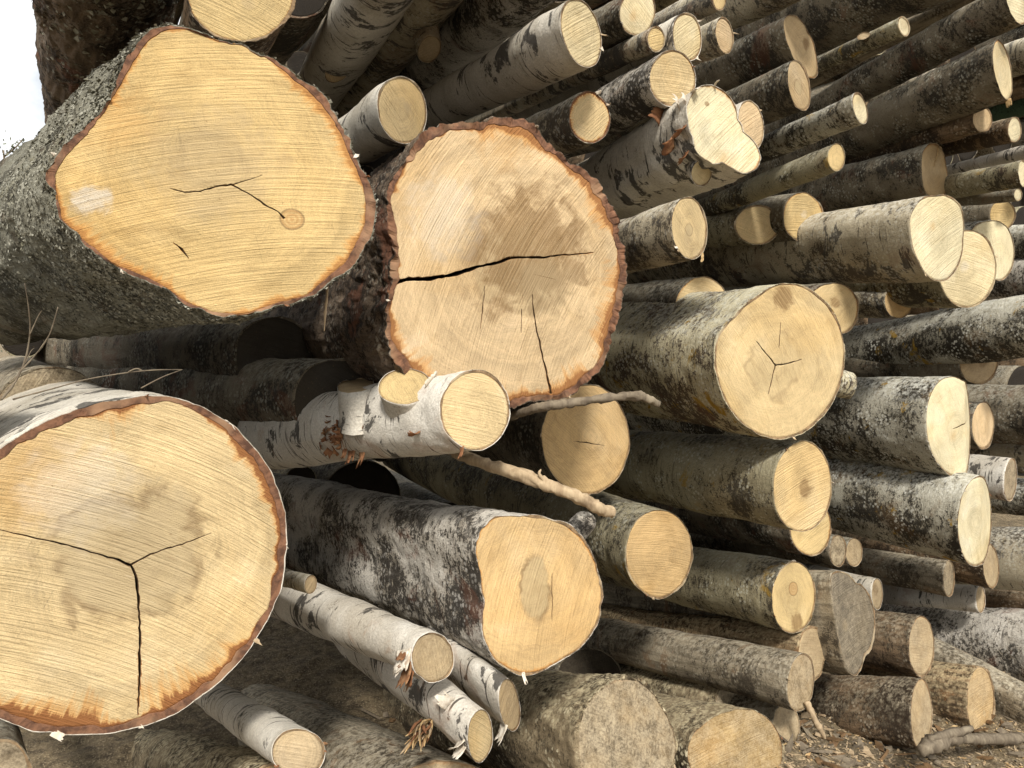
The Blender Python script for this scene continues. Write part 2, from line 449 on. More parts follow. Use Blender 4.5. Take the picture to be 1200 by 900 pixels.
    col = k.mix(k.math('MULTIPLY', k.ramp(fib, 0.31, 0.24), k.ramp(blotch, 0.6, 0.42, 0.0, 0.4)), col, k.mix(1.0, col, (0.58, 0.48, 0.4), 'MULTIPLY'))
    # dusty smears of dirt
    dirt = k.noise(k.comb(k.math('MULTIPLY', x2, 9.0), k.math('MULTIPLY', y2, 20.0), k.math('MULTIPLY', seedv, 71.0)), 1.0, 5.0, 0.68, 0.6)
    col = k.mix(k.ramp(dirt, 0.52, 0.70, 0.0, 0.55), col, k.mix(1.0, col, (0.72, 0.68, 0.62), 'MULTIPLY'))
    # weathering to grey
    old = k.prop('old')
    f_w = k.math('MULTIPLY', old, k.ramp(k.noise(co, 14.0, 6.0, 0.65), 0.25, 0.65, 0.55, 1.0))
    col = k.mix(f_w, col, k.mix(k.ramp(k.math('ADD', k.math('MULTIPLY', k.noise(co, 30.0, 5.0, 0.75), 0.6), k.math('MULTIPLY', k.noise(co, 160.0, 2.0, 0.7), 0.4)), 0.33, 0.67), (0.085, 0.065, 0.042), (0.46, 0.375, 0.25)))
    k.link(col, b.inputs['Base Color'])
    h = k.math('ADD', k.math('MULTIPLY', saw, 0.75), k.math('MULTIPLY', fine, 0.35))
    h = k.math('ADD', h, k.math('MULTIPLY', saw_w, 0.45))
    k.link(k.bump(h, 0.85, 0.006), b.inputs['Normal'])
    b.inputs['Roughness'].default_value = 0.8
    return m


def split_wood_mat(name, a, c, d):
    m, nt, b = new_mat(name)
    k = NT(nt)
    raw, co = local_co(k)
    x = k.sep(co)
    n = k.noise(k.comb(k.math('MULTIPLY', x[0], 70.0), k.math('MULTIPLY', x[1], 70.0), k.math('MULTIPLY', x[2], 6.0)), 1.0, 4.0, 0.65, 0.3)
    n2 = k.noise(co, 18.0, 5.0, 0.6)
    col = k.mix(k.ramp(n, 0.3, 0.7), a, c)
    col = k.mix(k.ramp(n2, 0.5, 0.7, 0, 0.7), col, d)
    k.link(col, b.inputs['Base Color'])
    k.link(k.bump(n, 0.7, 0.004), b.inputs['Normal'])
    return m


M_INNER = inner_bark_mat('inner_bark', (0.215, 0.105, 0.058), (0.08, 0.04, 0.025), (0.33, 0.20, 0.115))
M_INNER_THIN = inner_bark_mat('thin_inner_bark', (0.30, 0.20, 0.11), (0.10, 0.065, 0.035), (0.46, 0.37, 0.24))
M_CUT = cut_wood_mat()
M_SPLIT = split_wood_mat('split_wood', (0.58, 0.42, 0.22), (0.40, 0.26, 0.12), (0.30, 0.17, 0.07))
M_CRACK = split_wood_mat('crack_wood', (0.20, 0.12, 0.06), (0.11, 0.065, 0.03), (0.06, 0.035, 0.018))
M_FLAKE_BROWN = split_wood_mat('torn_inner_bark', (0.28, 0.13, 0.06), (0.15, 0.065, 0.032), (0.38, 0.235, 0.12))
M_FLAKE_WHITE = split_wood_mat('peeling_birch_skin', (0.70, 0.64, 0.54), (0.50, 0.42, 0.32), (0.34, 0.22, 0.13))
M_TWIG = split_wood_mat('twig_bark', (0.20, 0.16, 0.11), (0.11, 0.085, 0.06), (0.28, 0.23, 0.16))
M_STICK = split_wood_mat('peeled_stick', (0.46, 0.35, 0.22), (0.30, 0.215, 0.13), (0.16, 0.11, 0.065))
TONES = {
    'fresh': (0.60, 0.45, 0.24), 'yellow': (0.565, 0.415, 0.20), 'pale': (0.63, 0.515, 0.305), 'cream': (0.665, 0.575, 0.37),
    'orange': (0.56, 0.38, 0.18), 'pink': (0.60, 0.44, 0.255), 'tan': (0.46, 0.335, 0.185), 'ochre': (0.44, 0.28, 0.10), 'dull': (0.36, 0.27, 0.16), 'gap_shade': (0.022, 0.017, 0.012),  # last tone: near-black ends, the shade of the gaps put into the wood colour
}

# ------------------------------------------------------------------ mesh helpers
def mesh_from(name, verts, faces, mats, mat_idx=None, smooth=True):
    me = bpy.data.meshes.new(name)
    verts = np.asarray(verts, dtype=np.float64)
    quads = [np.asarray(f, dtype=np.int32) for f in faces if len(f)]
    nl = sum(f.size for f in quads)
    nf = sum(len(f) for f in quads)
    me.vertices.add(len(verts))
    me.vertices.foreach_set('co', verts.ravel())
    me.loops.add(nl)
    me.polygons.add(nf)
    me.loops.foreach_set('vertex_index', np.concatenate([f.ravel() for f in quads]))
    tot = np.concatenate([np.full(len(f), f.shape[1], dtype=np.int32) for f in quads])
    start = np.concatenate([[0], np.cumsum(tot)[:-1]]).astype(np.int32)
    me.polygons.foreach_set('loop_start', start)
    me.polygons.foreach_set('use_smooth', np.full(nf, smooth, dtype=bool))
    for m in mats:
        me.materials.append(m)
    if mat_idx is not None:
        me.polygons.foreach_set('material_index', np.concatenate([np.asarray(q, dtype=np.int32) for q in mat_idx]))
    me.update(calc_edges=True)
    me.validate()
    return me


def obj(name, me, parent=None, mat=None, seed=None):
    o = bpy.data.objects.new(name, me)
    COL.objects.link(o)
    if parent is not None:
        o.parent = parent
    if mat is not None:
        o.matrix_local = mat
    o['grain_seed'] = random.random() if seed is None else seed
    return o


def tag(o, label, cat, group=None, kind=None):
    o['label'] = label
    o['category'] = cat
    if group:
        o['group'] = group
    if kind:
        o['kind'] = kind


def grid_faces(rows, n, r0=0, flip=False):
    j = np.arange(n)
    k = (j + 1) % n
    fs = []
    for i in range(rows - 1):
        a = (r0 + i) * n
        f = np.stack([a + j, a + k, a + n + k, a + n + j], axis=1)
        fs.append(f[:, ::-1] if flip else f)
    return np.concatenate(fs)


def periodic_smooth(a, m):
    for _ in range(m):
        a = (np.roll(a, 1) + 2 * a + np.roll(a, -1)) / 4
    return a


ROUGH = {  # outward relief of each bark in metres: (coarse, coarse frequency, fine, fine frequency, stretch along the log)
    'birch': (0.006, 9, 0.0018, 45, 1.0), 'birch_bright': (0.006, 9, 0.002, 45, 1.0), 'birch_dull': (0.007, 9, 0.003, 40, 0.7),
    'birch_rough': (0.010, 10, 0.005, 42, 0.8), 'aspen': (0.006, 8, 0.003, 40, 1.0), 'aspen_pale': (0.006, 8, 0.0025, 40, 1.0),
    'grey': (0.006, 9, 0.0035, 48, 1.0), 'dark': (0.007, 9, 0.0045, 42, 0.6), 'lichen': (0.020, 7, 0.011, 42, 1.0),
    'scaly': (0.013, 11, 0.013, 32, 0.45), 'weathered': (0.010, 8, 0.004, 40, 0.35), 'sawdust': (0.014, 8, 0.008, 42, 0.7),
    'rotten': (0.016, 7, 0.007, 34, 0.3), 'moss': (0.008, 9, 0.006, 50, 1.0), 'brown': (0.008, 9, 0.006, 38, 0.4),
}


def frame_of(axis):
    e3 = -axis.normalized()
    e1 = Vector((0, 0, 1)).cross(e3).normalized()
    e2 = e3.cross(e1)
    return e1, e2, e3


def ellipse_px(cx, cy, w, h, rot, seed, lump):
    t = np.linspace(0, 2 * math.pi, 64, endpoint=False)
    q = np.stack([np.cos(t) * 1.1, np.sin(t) * 1.1, np.full_like(t, seed * 13.7)], axis=1)
    rr = 1 + lump * fbm(q, 2, 5) * 2
    x, y = np.cos(t) * w / 2 * rr, np.sin(t) * h / 2 * rr
    a = R(rot)
    return [(cx + xx * math.cos(a) - yy * math.sin(a), cy + xx * math.sin(a) + yy * math.cos(a)) for xx, yy in zip(x, y)]


def measure(px, c0, axis, tilt):
    """outline pixels onto the cut plane -> local cross-section x, y and the plane's slopes"""
    e1, e2, e3 = frame_of(axis)
    n = (e3 * math.cos(tilt[0]) + e1 * math.sin(tilt[0]))
    n = (n * math.cos(tilt[1]) + e2 * math.sin(tilt[1])).normalized()
    pts = [hit(u, v, c0, n) - c0 for u, v in px]
    xy = np.array([(p.dot(e1), p.dot(e2)) for p in pts])
    a, b = -n.dot(e1) / n.dot(e3), -n.dot(e2) / n.dot(e3)
    return xy, a, b, n


def carve(ob, cutters):
    bpy.context.view_layer.update()
    world = ob.matrix_world.copy()
    for me in cutters:
        co = bpy.data.objects.new('cut', me)
        COL.objects.link(co)
        co.matrix_world = world
        md = ob.modifiers.new('crack', 'BOOLEAN')
        md.operation = 'DIFFERENCE'
        md.solver = 'EXACT'
        md.object = co
        bpy.context.view_layer.update()
        dg = bpy.context.evaluated_depsgraph_get()
        new = bpy.data.meshes.new_from_object(ob.evaluated_get(dg), preserve_all_data_layers=True, depsgraph=dg)
        ob.modifiers.remove(md)
        bpy.data.objects.remove(co)
        if len(new.polygons) > 50:
            old = ob.data
            new.name = old.name
            ob.data = new


def crack_mesh(pts, widths, depth=0.05):
    """a thin ragged wedge along a polyline on the cut face (local x, y, z)"""
    rng = random.Random(int(abs(pts[0][0]) * 1e5) + len(pts))
    fine, fw = [], []
    for i in range(len(pts) - 1):
        p, q = Vector(pts[i]), Vector(pts[i + 1])
        m = max(2, int((q - p).length / 0.008))
        for j in range(m):
            t = j / m
            c = p.lerp(q, t)
            d = (q - p).normalized()
            side = Vector((-d.y, d.x, 0))
            fine.append(c + side * rng.uniform(-1, 1) * 0.0009)
            fw.append((widths[i] * (1 - t) + widths[i + 1] * t) * rng.uniform(0.7, 1.3))
    fine.append(Vector(pts[-1]))
    fw.append(widths[-1])
    vs, fs = [], []
    for i, c in enumerate(fine):
        d = (fine[min(i + 1, len(fine) - 1)] - fine[max(i - 1, 0)])
        d.z = 0
        d.normalize()
        s = Vector((-d.y, d.x, 0)) * fw[i] * 0.5
        up = Vector((0, 0, 0.012))
        dn = Vector((0, 0, -depth))
        vs += [c + s + up, c - s + up, c - s * 0.55 + dn, c + s * 0.55 + dn]
    for i in range(len(fine) - 1):
        a, b = 4 * i, 4 * i + 4
        for j in range(4):
            fs.append((a + j, a + (j + 1) % 4, b + (j + 1) % 4, b + j))
    fs.append((0, 3, 2, 1))
    e = 4 * (len(fine) - 1)
    fs.append((e, e + 1, e + 2, e + 3))
    me = bpy.data.meshes.new('crack')
    me.from_pydata([tuple(v) for v in vs], [], fs)
    me.materials.append(M_CRACK)
    bm = bmesh.new()
    bm.from_mesh(me)
    bmesh.ops.recalc_face_normals(bm, faces=bm.faces)
    bm.to_mesh(me)
    bm.free()
    return me


CIRCLES = []      # cross-sections of what has been stacked, for the logs deeper in


def make_log_body(px, c0, axis, bark, L, tone, tb=0.0042, tilt=None, taper=0.06, flare=0.0, heart=0.0, heart_r=0.4, pith_px=None, saw=None,
                  stain=0.35, old=0.0, checks=0.5, cracks=(), res=1.0, ridge=None, rag=1.0, bend=(0, 0), rough=1.0, auto=True, inner=None, seed=None, heart_stretch=1.0, spots=None, plain=False):
    seed = random.random() if seed is None else seed
    if tilt is None:
        best = (9e9, 0)
        for d in range(-42, 43, 3):
            xy, _, _, _ = measure(px, c0, axis, (R(d), 0))
            w, h = np.ptp(xy[:, 0]), np.ptp(xy[:, 1])
            cost = abs(math.log(w / h)) + abs(d) * 0.004
            if cost < best[0]:
                best = (cost, d)
        tilt = (R(best[1]), 0)
    else:
        tilt = (R(tilt[0]), R(tilt[1]))
    xy, a, b, n = measure(px, c0, axis, tilt)
    mid = (xy.max(0) + xy.min(0)) / 2
    e1, e2, e3 = frame_of(axis)
    c = c0 + e1 * mid[0] + e2 * mid[1] + e3 * (a * mid[0] + b * mid[1])
    xy = xy - mid
    ang = np.arctan2(xy[:, 1], xy[:, 0])
    rad = np.hypot(xy[:, 0], xy[:, 1])
    o = np.argsort(ang)
    ang, rad = ang[o], rad[o]
    hpx = max(p[1] for p in px) - min(p[1] for p in px)
    nt = int(max(28, min(420, hpx * 1.25 * res)))
    th = np.linspace(-math.pi, math.pi, nt, endpoint=False)
    r = np.interp(th, np.concatenate([ang - 2 * math.pi, ang, ang + 2 * math.pi]), np.concatenate([rad, rad, rad]))
    r = periodic_smooth(r, max(1, nt // 40))
    rm = float(r.mean())
    # ---- bark
    ds = 2 * math.pi * rm / nt
    s, st = [0.0], ds * 0.9
    while s[-1] < L:
        s.append(s[-1] + st)
        st *= 1.035 if nt > 150 else 1.09
    s[-1] = L
    s = np.array(s)
    S, T = np.meshgrid(s, th, indexing='ij')
    Rr = periodic_smooth(r, nt // 6)[None, :]
    w = np.exp(-S / (3.2 * rm))
    rad2 = r[None, :] * w + Rr * (1 - w)
    rad2 = rad2 * (1 - taper * S / L) * (1 + flare * np.exp(-S / (1.2 * rm)) - flare)
    q = S / L
    bx, by = bend[0] * q * q, bend[1] * q * q
    P = np.stack([np.cos(T) * rad2, np.sin(T) * rad2, -S], axis=-1)
    ra, fa, rb, fb, stv = ROUGH[bark]
    ra, rb = ra * rough, rb * rough
    off = np.array([seed * 31, seed * 57, seed * 83])
    sc = np.array([1, 1, stv])
    big = min(1.0, rm / 0.12 + 0.25)
    disp = ra * big * 2 * fbm(P * fa * sc + off, 3, 1)
    fine = fbm(P * fb * sc + off, 3, 9)
    if bark in ('scaly', 'brown', 'rotten'):
        fine = 0.5 - np.abs(fine) * 3.0
        disp = disp + rb * big * np.clip(fine, -0.6, 0.5) * np.clip(0.6 + 3.0 * fbm(P * 9 * sc + off, 2, 41), 0.05, 1.6) + rb * 0.9 * fbm(P * fb * 3.1 * sc + off, 2, 15)
    else:
        disp = disp + rb * big * 2 * fine
    lumps = 0.085 * rm * 2 * fbm(P * np.array([1, 1, 0.5]) * (1.1 / rm) * 0.6 + off, 2, 21) * (1 - np.exp(-S / rm))
    rad2 = rad2 + disp + lumps
    q1 = np.stack([np.cos(th) * rm * 45, np.sin(th) * rm * 45, np.full(nt, seed * 5)], 1)
    r_in = (r - tb * (0.85 + 1.1 * fbm(q1, 3, 3)))
    r_in = np.minimum(r_in, np.maximum(rad2[0] - 0.0015, r - tb * 1.5))
    front = S < 0.10
    rad2 = np.where(front, np.maximum(rad2, (r_in + 0.002)[None, :]), rad2)

    def face_z(x, y):
        z = a * x + b * y
        for (ra_, off_, sl_) in (ridge or ()):
            z = z - np.maximum(0, x * math.cos(R(ra_)) + y * math.sin(R(ra_)) - off_ * rm) * sl_
        return z
    X, Y = np.cos(T) * rad2, np.sin(T) * rad2
    tf = np.exp(-S / (2.0 * rm + 0.02))
    Z = -S + face_z(X, Y) * tf
    edge_rag = rag * (0.0025 + 0.004 * (bark in ('scaly', 'lichen', 'sawdust', 'rotten'))) * 2 * fbm(np.stack([np.cos(th) * rm * 60, np.sin(th) * rm * 60, np.full(nt, seed * 9)], 1), 3, 4)
    Z[0] += edge_rag + 0.001
    X, Y = X + bx, Y + by
    xi, yi = np.cos(th) * r_in, np.sin(th) * r_in
    zi = face_z(xi, yi)
    inner_front = np.stack([xi, yi, zi], 1)
    inner_back = np.stack([xi * 0.96, yi * 0.96, zi - 0.03], 1)
    r_mid = np.maximum(r_in + 0.0004, rad2[0] - np.maximum(0.0001, min(0.0016, tb * 0.3) * (0.8 + 2.6 * fbm(q1 * 0.9, 3, 12))))
    xm, ym = np.cos(th) * r_mid, np.sin(th) * r_mid
    skin = np.stack([xm, ym, face_z(xm, ym) + edge_rag + 0.0006], 1)
    rows = np.concatenate([inner_back[None], inner_front[None], skin[None], np.stack([X, Y, Z], -1)], 0)
    nr = rows.shape[0]
    verts = np.concatenate([rows.reshape(-1, 3), [[bend[0], bend[1], -L]]])
    g = grid_faces(nr, nt, flip=True)
    j = np.arange(nt)
    base = (nr - 1) * nt
    cap = np.stack([base + (j + 1) % nt, base + j, np.full(nt, nr * nt)], 1)
    mi = np.zeros(len(g), dtype=np.int32)
    mi[:2 * nt] = 1
    me = mesh_from('bark', verts, [g, cap], [BARK[bark], BARK[bark] if plain else (M_INNER if tb > 0.0052 else M_INNER_THIN), M_CUT], [mi, np.full(nt, 2, dtype=np.int32)])
    sm = np.ones(len(g) + nt, dtype=bool)
    sm[:3 * nt] = False
    me.polygons.foreach_set('use_smooth', sm)
    # ---- sawn face: a slab set into the bark
    K = max(6, min(46, nt // 8))
    f = np.linspace(0, 1, K + 1)[1:]
    rc = r_in + 0.0016
    Fx, Fy = f[:, None] * (np.cos(th) * rc)[None], f[:, None] * (np.sin(th) * rc)[None]
    ripple = 0.0022 * (1 + 2.2 * old) * min(1, rm / 0.15) * 2 * fbm(np.stack([Fx * 14 + seed * 7, Fy * 14, np.full_like(Fx, seed * 77)], -1), 3, 6)
    Fz = face_z(Fx, Fy) - 0.0016 + ripple * np.minimum(1, (1 - f) * 8)[:, None]
    top = np.stack([Fx, Fy, Fz], -1)
    bx_, by_ = np.cos(th) * rc * 0.94, np.sin(th) * rc * 0.94
    bot = np.stack([bx_, by_, face_z(bx_, by_) - 0.045], -1)
    zback = float(bot[:, 2].mean())
    vv = np.concatenate([[[0, 0, float(top[0, :, 2].mean())]], top.reshape(-1, 3), bot, [[0, 0, zback]]])
    fan = np.stack([np.zeros(nt, dtype=np.int64), 1 + j, 1 + (j + 1) % nt], 1)
    gg = grid_faces(K + 1, nt, flip=False) + 1
    last = 1 + K * nt
    gg = np.concatenate([np.stack([1 + i * nt + j, 1 + (i + 1) * nt + j, 1 + (i + 1) * nt + (j + 1) % nt, 1 + i * nt + (j + 1) % nt], 1) for i in range(K)])
    fan2 = np.stack([last + (j + 1) % nt, last + j, np.full(nt, len(vv) - 1)], 1)
    cme = mesh_from('cut_face', vv, [fan, fan2, gg], [M_CUT, M_CRACK])
    at_ = cme.attributes.new('edge', 'FLOAT', 'POINT')
    ev = np.concatenate([[1.0], np.repeat(1 - f, nt), np.zeros(nt + 1)])
    at_.data.foreach_set('value', ev.astype(np.float32))
    pith = (0.0, 0.0, 0.0)
    if pith_px is not None:
        p = hit(pith_px[0], pith_px[1], c, n) - c
        pith = (p.dot(e1), p.dot(e2), 0.0)
    else:
        pith = (random.uniform(-.12, .12) * rm, random.uniform(-.12, .12) * rm, 0.0)
    props = dict(tone=[*TONES[tone], 1.0] if isinstance(tone, str) else [*tone, 1.0], pith=list(pith), size=rm, heart=heart, heart_r=heart_r, heart_stretch=heart_stretch,
                 saw=random.uniform(-1.5, 1.5) if saw is None else R(saw), stain=stain, old=old, checks=checks, grain_seed=seed)
    for sk, (u, v, rp) in (spots or {}).items():
        p = hit(u, v, c, n) - c
        q = hit(u, v + rp, c, n) - c
        props[sk] = [p.dot(e1), p.dot(e2), (q - p).length]
    cut = []
    for ck in cracks:
        pts, ws = ck
        loc = []
        for (u, v) in pts:
            p = hit(u, v, c, n) - c
            loc.append((p.dot(e1), p.dot(e2), p.dot(e3)))
        scale = (hit(pts[0][0] + 1, pts[0][1], c, n) - hit(pts[0][0], pts[0][1], c, n)).length
        cut.append(crack_mesh(loc, [x * scale for x in ws]))
    M = Matrix.Translation(c) @ Matrix((e1, e2, e3)).transposed().to_4x4()
    return dict(bark=me, face=cme, props=props, cutters=cut, M=M, c=c, r=rm, axis=axis, n=n, e=(e1, e2, e3), th=th, rad=rad2, S=S, P=np.stack([X, Y, Z], -1), seed=seed)


def finish_face(o, body):
    for kx, v in body['props'].items():
        o[kx] = v
    if body['cutters']:
        carve(o, body['cutters'])


LOGS = {}


def log(key, name, bark, face, dy, label, slope=None, vx=150.0, vy=None, L=2.6, tone='fresh', stubs=(), group='logs stacked in the timber pile', circle=True, lump=0.05, **kw):
    if vy is None:
        vy = 385.0
        if slope is not None:
            cx = face[0] if not isinstance(face[0], tuple) else sum(p[0] for p in face) / len(face)
            cy = face[1] if not isinstance(face[0], tuple) else sum(p[1] for p in face) / len(face)
            vy = cy + slope * (vx - cx)
    axis = ray(vx, vy).normalized()
    if isinstance(face[0], tuple):
        px = face
        cx = (min(p[0] for p in px) + max(p[0] for p in px)) / 2
        cy = (min(p[1] for p in px) + max(p[1] for p in px)) / 2
    else:
        cx, cy, w, h = face[:4]
        rot = face[4] if len(face) > 4 else 0
        px = ellipse_px(cx, cy, w, h, rot, random.random(), lump)
    c0 = at(cx, cy, Y0 + dy)
    if L > 2.2 and 'bend' not in kw:
        kw['bend'] = (random.uniform(-0.09, 0.09), random.uniform(-0.06, 0.06))
    if 'spots' not in kw and not kw.get('plain') and random.random() < 0.35:
        kw['spots'] = {random.choice(['spot_brown', 'spot_ochre', 'spot_grey', 'spot_white']): (cx + random.uniform(-8, 8), cy + random.uniform(-14, 14), random.uniform(5, 15))}
    body = make_log_body(px, c0, axis, bark, L, tone, **kw)
    e1, e2, e3 = body['e']
    root = bpy.data.objects.new(name, None)
    root.empty_display_size = 0.05
    COL.objects.link(root)
    base = Matrix.Translation(body['c'] - e2 * body['r']) @ body['M'].to_3x3().to_4x4()
    root.matrix_world = base
    tag(root, label, 'log', group)
    loc = Matrix.Translation((0, body['r'], 0))
    bk = obj('bark', body['bark'], root, loc, body['seed'])
    fc = obj('cut_face', body['face'], root, loc, body['seed'])
    finish_face(fc, body)
    inv = base.inverted()
    for sb in stubs:
        stub(root, inv, body, dy, **sb)
    body['root'], body['inv'], body['dy'] = root, inv, dy
    LOGS[key] = body
    if circle:
        CIRCLES.append((body['c'], axis, body['r'], L))
    return body


def axis_point(body, u):
    """point of a log's core line that appears at picture column u"""
    lo, hi = 0.0, 3.0
    best = None
    for i in range(301):
        s = 3.0 * i / 300
        p = CAM_ROT.transposed() @ (body['c'] + body['axis'] * s - CAM_POS)
        du = abs(600 - FPX * p.x / p.z - u)
        if best is None or du < best[0]:
            best = (du, s)
    return body['c'] + body['axis'] * best[1]


def stub(root, inv, body, dy, face, at_u, proud=0.0, tone='fresh', bark='birch', label=None, **kw):
    """a sawn-off branch: its own bark and cut face, running back into the log's core"""
    cx, cy, w, h = face[:4]
    rot = face[4] if len(face) > 4 else 0
    px = ellipse_px(cx, cy, w, h, rot, random.random(), 0.05)
    target = axis_point(body, at_u)
    c0 = at(cx, cy, target.y - proud)
    axis = (target - c0)
    L = max(0.03, axis.length)
    b2 = make_log_body(px, c0, axis.normalized(), bark, L, tone, taper=-0.25, **kw)
    o = obj('branch_stub', b2['bark'], root, inv @ b2['M'], b2['seed'])
    if label:
        o['label'] = label
    f = obj('cut_face', b2['face'], o, None, b2['seed'])
    finish_face(f, b2)


def sheet(name, parent, M, w, h, mat, curl=1.0, ragged=0.3, thick=0.0012, seed=0, nx=9, ny=7):
    """a torn curl of bark: thin closed sheet, rolled about its width, with a ragged end"""
    rng = np.random.RandomState(seed)
    U, V = np.meshgrid(np.linspace(-0.5, 0.5, nx), np.linspace(0, 1, ny), indexing='ij')
    end = 1 - ragged * rng.rand(nx)[:, None] * V ** 0.5
    a = V * end * curl
    rr = h / max(abs(curl), 0.2)
    taperw = 1 - 0.45 * ragged * V * rng.rand()
    X = U * w * taperw + rng.randn(nx, ny) * w * 0.02
    Yy = rr * np.sin(a) if abs(curl) > 0.05 else V * h * end
    Zz = rr * (1 - np.cos(a))
    top = np.stack([X, Yy, Zz + rng.randn(nx, ny) * h * 0.02], -1).reshape(-1, 3)
    bot = top - np.array([0, 0, thick])
    vs = np.concatenate([top, bot])
    n = nx * ny
    f = []
    for i in range(nx - 1):
        for j in range(ny - 1):
            q = [i * ny + j, (i + 1) * ny + j, (i + 1) * ny + j + 1, i * ny + j + 1]
            f.append(q)
            f.append([n + t for t in q[::-1]])
    rim = [i * ny for i in range(nx)] + [(nx - 1) * ny + j for j in range(1, ny)] + [i * ny + ny - 1 for i in range(nx - 2, -1, -1)] + [j for j in range(ny - 2, 0, -1)]
    for p, q in zip(rim, rim[1:] + rim[:1]):
        f.append([q, p, n + p, n + q])
    me = mesh_from(name, vs, [np.array(f)], [mat])
    return obj(name, me, parent, M)


def flake_at(key, u, v, w, h, direction, mat, curl=1.2, seed=0, name='bark_flake', ragged=0.4, lift=0.35):
    """bark flake whose root sits on the log where pixel (u, v) meets it; it leaves the bark along direction"""
    body = LOGS[key]
    if 'bvh' not in body:
        vs = [body['M'] @ q.co for q in body['bark'].vertices]
        body['bvh'] = BVHTree.FromPolygons(vs, [tuple(q.vertices) for q in body['bark'].polygons])
    d = ray(u, v).normalized()
    p, n, _, _ = body['bvh'].ray_cast(CAM_POS, d)
    if p is None:
        q = at(u, v, body['c'].y)
        p, n, _, _ = body['bvh'].find_nearest(q)
    if n.dot(d) > 0:
        n = -n
    y = (Vector(direction).normalized() + n * lift).normalized()
    x = y.cross(n)
    x = x.normalized() if x.length > 1e-3 else y.orthogonal().normalized()
    z = x.cross(y)
    M = Matrix.Translation(p - y * h * 0.08) @ Matrix((x, y, z)).transposed().to_4x4()
    return sheet(name, body['root'], body['inv'] @ M, w, h, mat, curl, ragged, seed=seed)


def tube_mesh(pts, rads, n=8, mat=None, name='tube', jitter=0.06, sub=8, knob=0.0):
    P, rr = [], []
    rng = random.Random(len(pts) * 7 + int(abs(pts[0][0]) * 1000))
    m = len(pts)
    for i in range(m - 1):
        p0, p1, p2, p3 = (Vector(pts[max(i - 1, 0)]), Vector(pts[i]), Vector(pts[i + 1]), Vector(pts[min(i + 2, m - 1)]))
        for j in range(sub):
            t = j / sub
            q = 0.5 * ((2 * p1) + (p2 - p0) * t + (2 * p0 - 5 * p1 + 4 * p2 - p3) * t * t + (3 * p1 - p0 - 3 * p2 + p3) * t ** 3)
            P.append(q)
            rr.append((rads[i] * (1 - t) + rads[i + 1] * t) * (1 + rng.uniform(-jitter, jitter)))
    P.append(Vector(pts[-1]))
    rr.append(rads[-1])
    vs, fs = [], []
    ref = Vector((0.31, 0.2, 0.93))
    for i, c in enumerate(P):
        d = (P[min(i + 1, len(P) - 1)] - P[max(i - 1, 0)]).normalized()
        x = d.cross(ref)
        if x.length < 1e-3:
            x = d.cross(Vector((1, 0, 0)))
        x.normalize()
        y = d.cross(x)
        for j in range(n):
            a = 2 * math.pi * j / n
            vs.append(c + (x * math.cos(a) + y * math.sin(a)) * rr[i])
    vs = np.array([tuple(v) for v in vs])
    cs = np.repeat(np.array([tuple(c) for c in P]), n, axis=0)
    vs = cs + (vs - cs) * (1 + 0.9 * fbm(vs * 70, 3, 31) + 0.7 * fbm(vs * 260, 2, 33))[:, None]
    for i in range(len(P) - 1):
        for j in range(n):
            fs.append((i * n + j, i * n + (j + 1) % n, (i + 1) * n + (j + 1) % n, (i + 1) * n + j))
    fs.append(tuple(range(n - 1, -1, -1)))
    fs.append(tuple(range((len(P) - 1) * n, len(P) * n)))
    me = bpy.data.meshes.new(name)
    me.from_pydata([tuple(v) for v in vs], [], fs)
    for p in me.polygons:
        p.use_smooth = True
    if mat:
        me.materials.append(mat)
    return me


def shift_root(me, o, p):
    """put a one-mesh thing's origin at p"""
    me.transform(Matrix.Translation(-Vector(p)))
    o.location = p

# ------------------------------------------------------------------ ground
def ground_mat():
    m, nt, b = new_mat('ground_soil')
    k = NT(nt)
    co = k.n('ShaderNodeTexCoord').outputs['Object']
    n1 = k.noise(co, 26.0, 8.0, 0.7, 0.3)
    n2 = k.noise(co, 2.2, 4.0, 0.6)
    n3 = k.noise(co, 120.0, 4.0, 0.7)
    col = k.mix(k.ramp(n1, 0.35, 0.65), (0.085, 0.062, 0.038), (0.27, 0.205, 0.12))
    col = k.mix(k.ramp(n3, 0.52, 0.66), col, (0.44, 0.35, 0.22))
    col = k.mix(k.ramp(n2, 0.45, 0.7, 0, 0.5), col, (0.07, 0.055, 0.035))
    k.link(col, b.inputs['Base Color'])
    k.link(k.bump(k.math('ADD', n1, k.math('MULTIPLY', n3, 0.4)), 1.0, 0.02), b.inputs['Normal'])
    return m


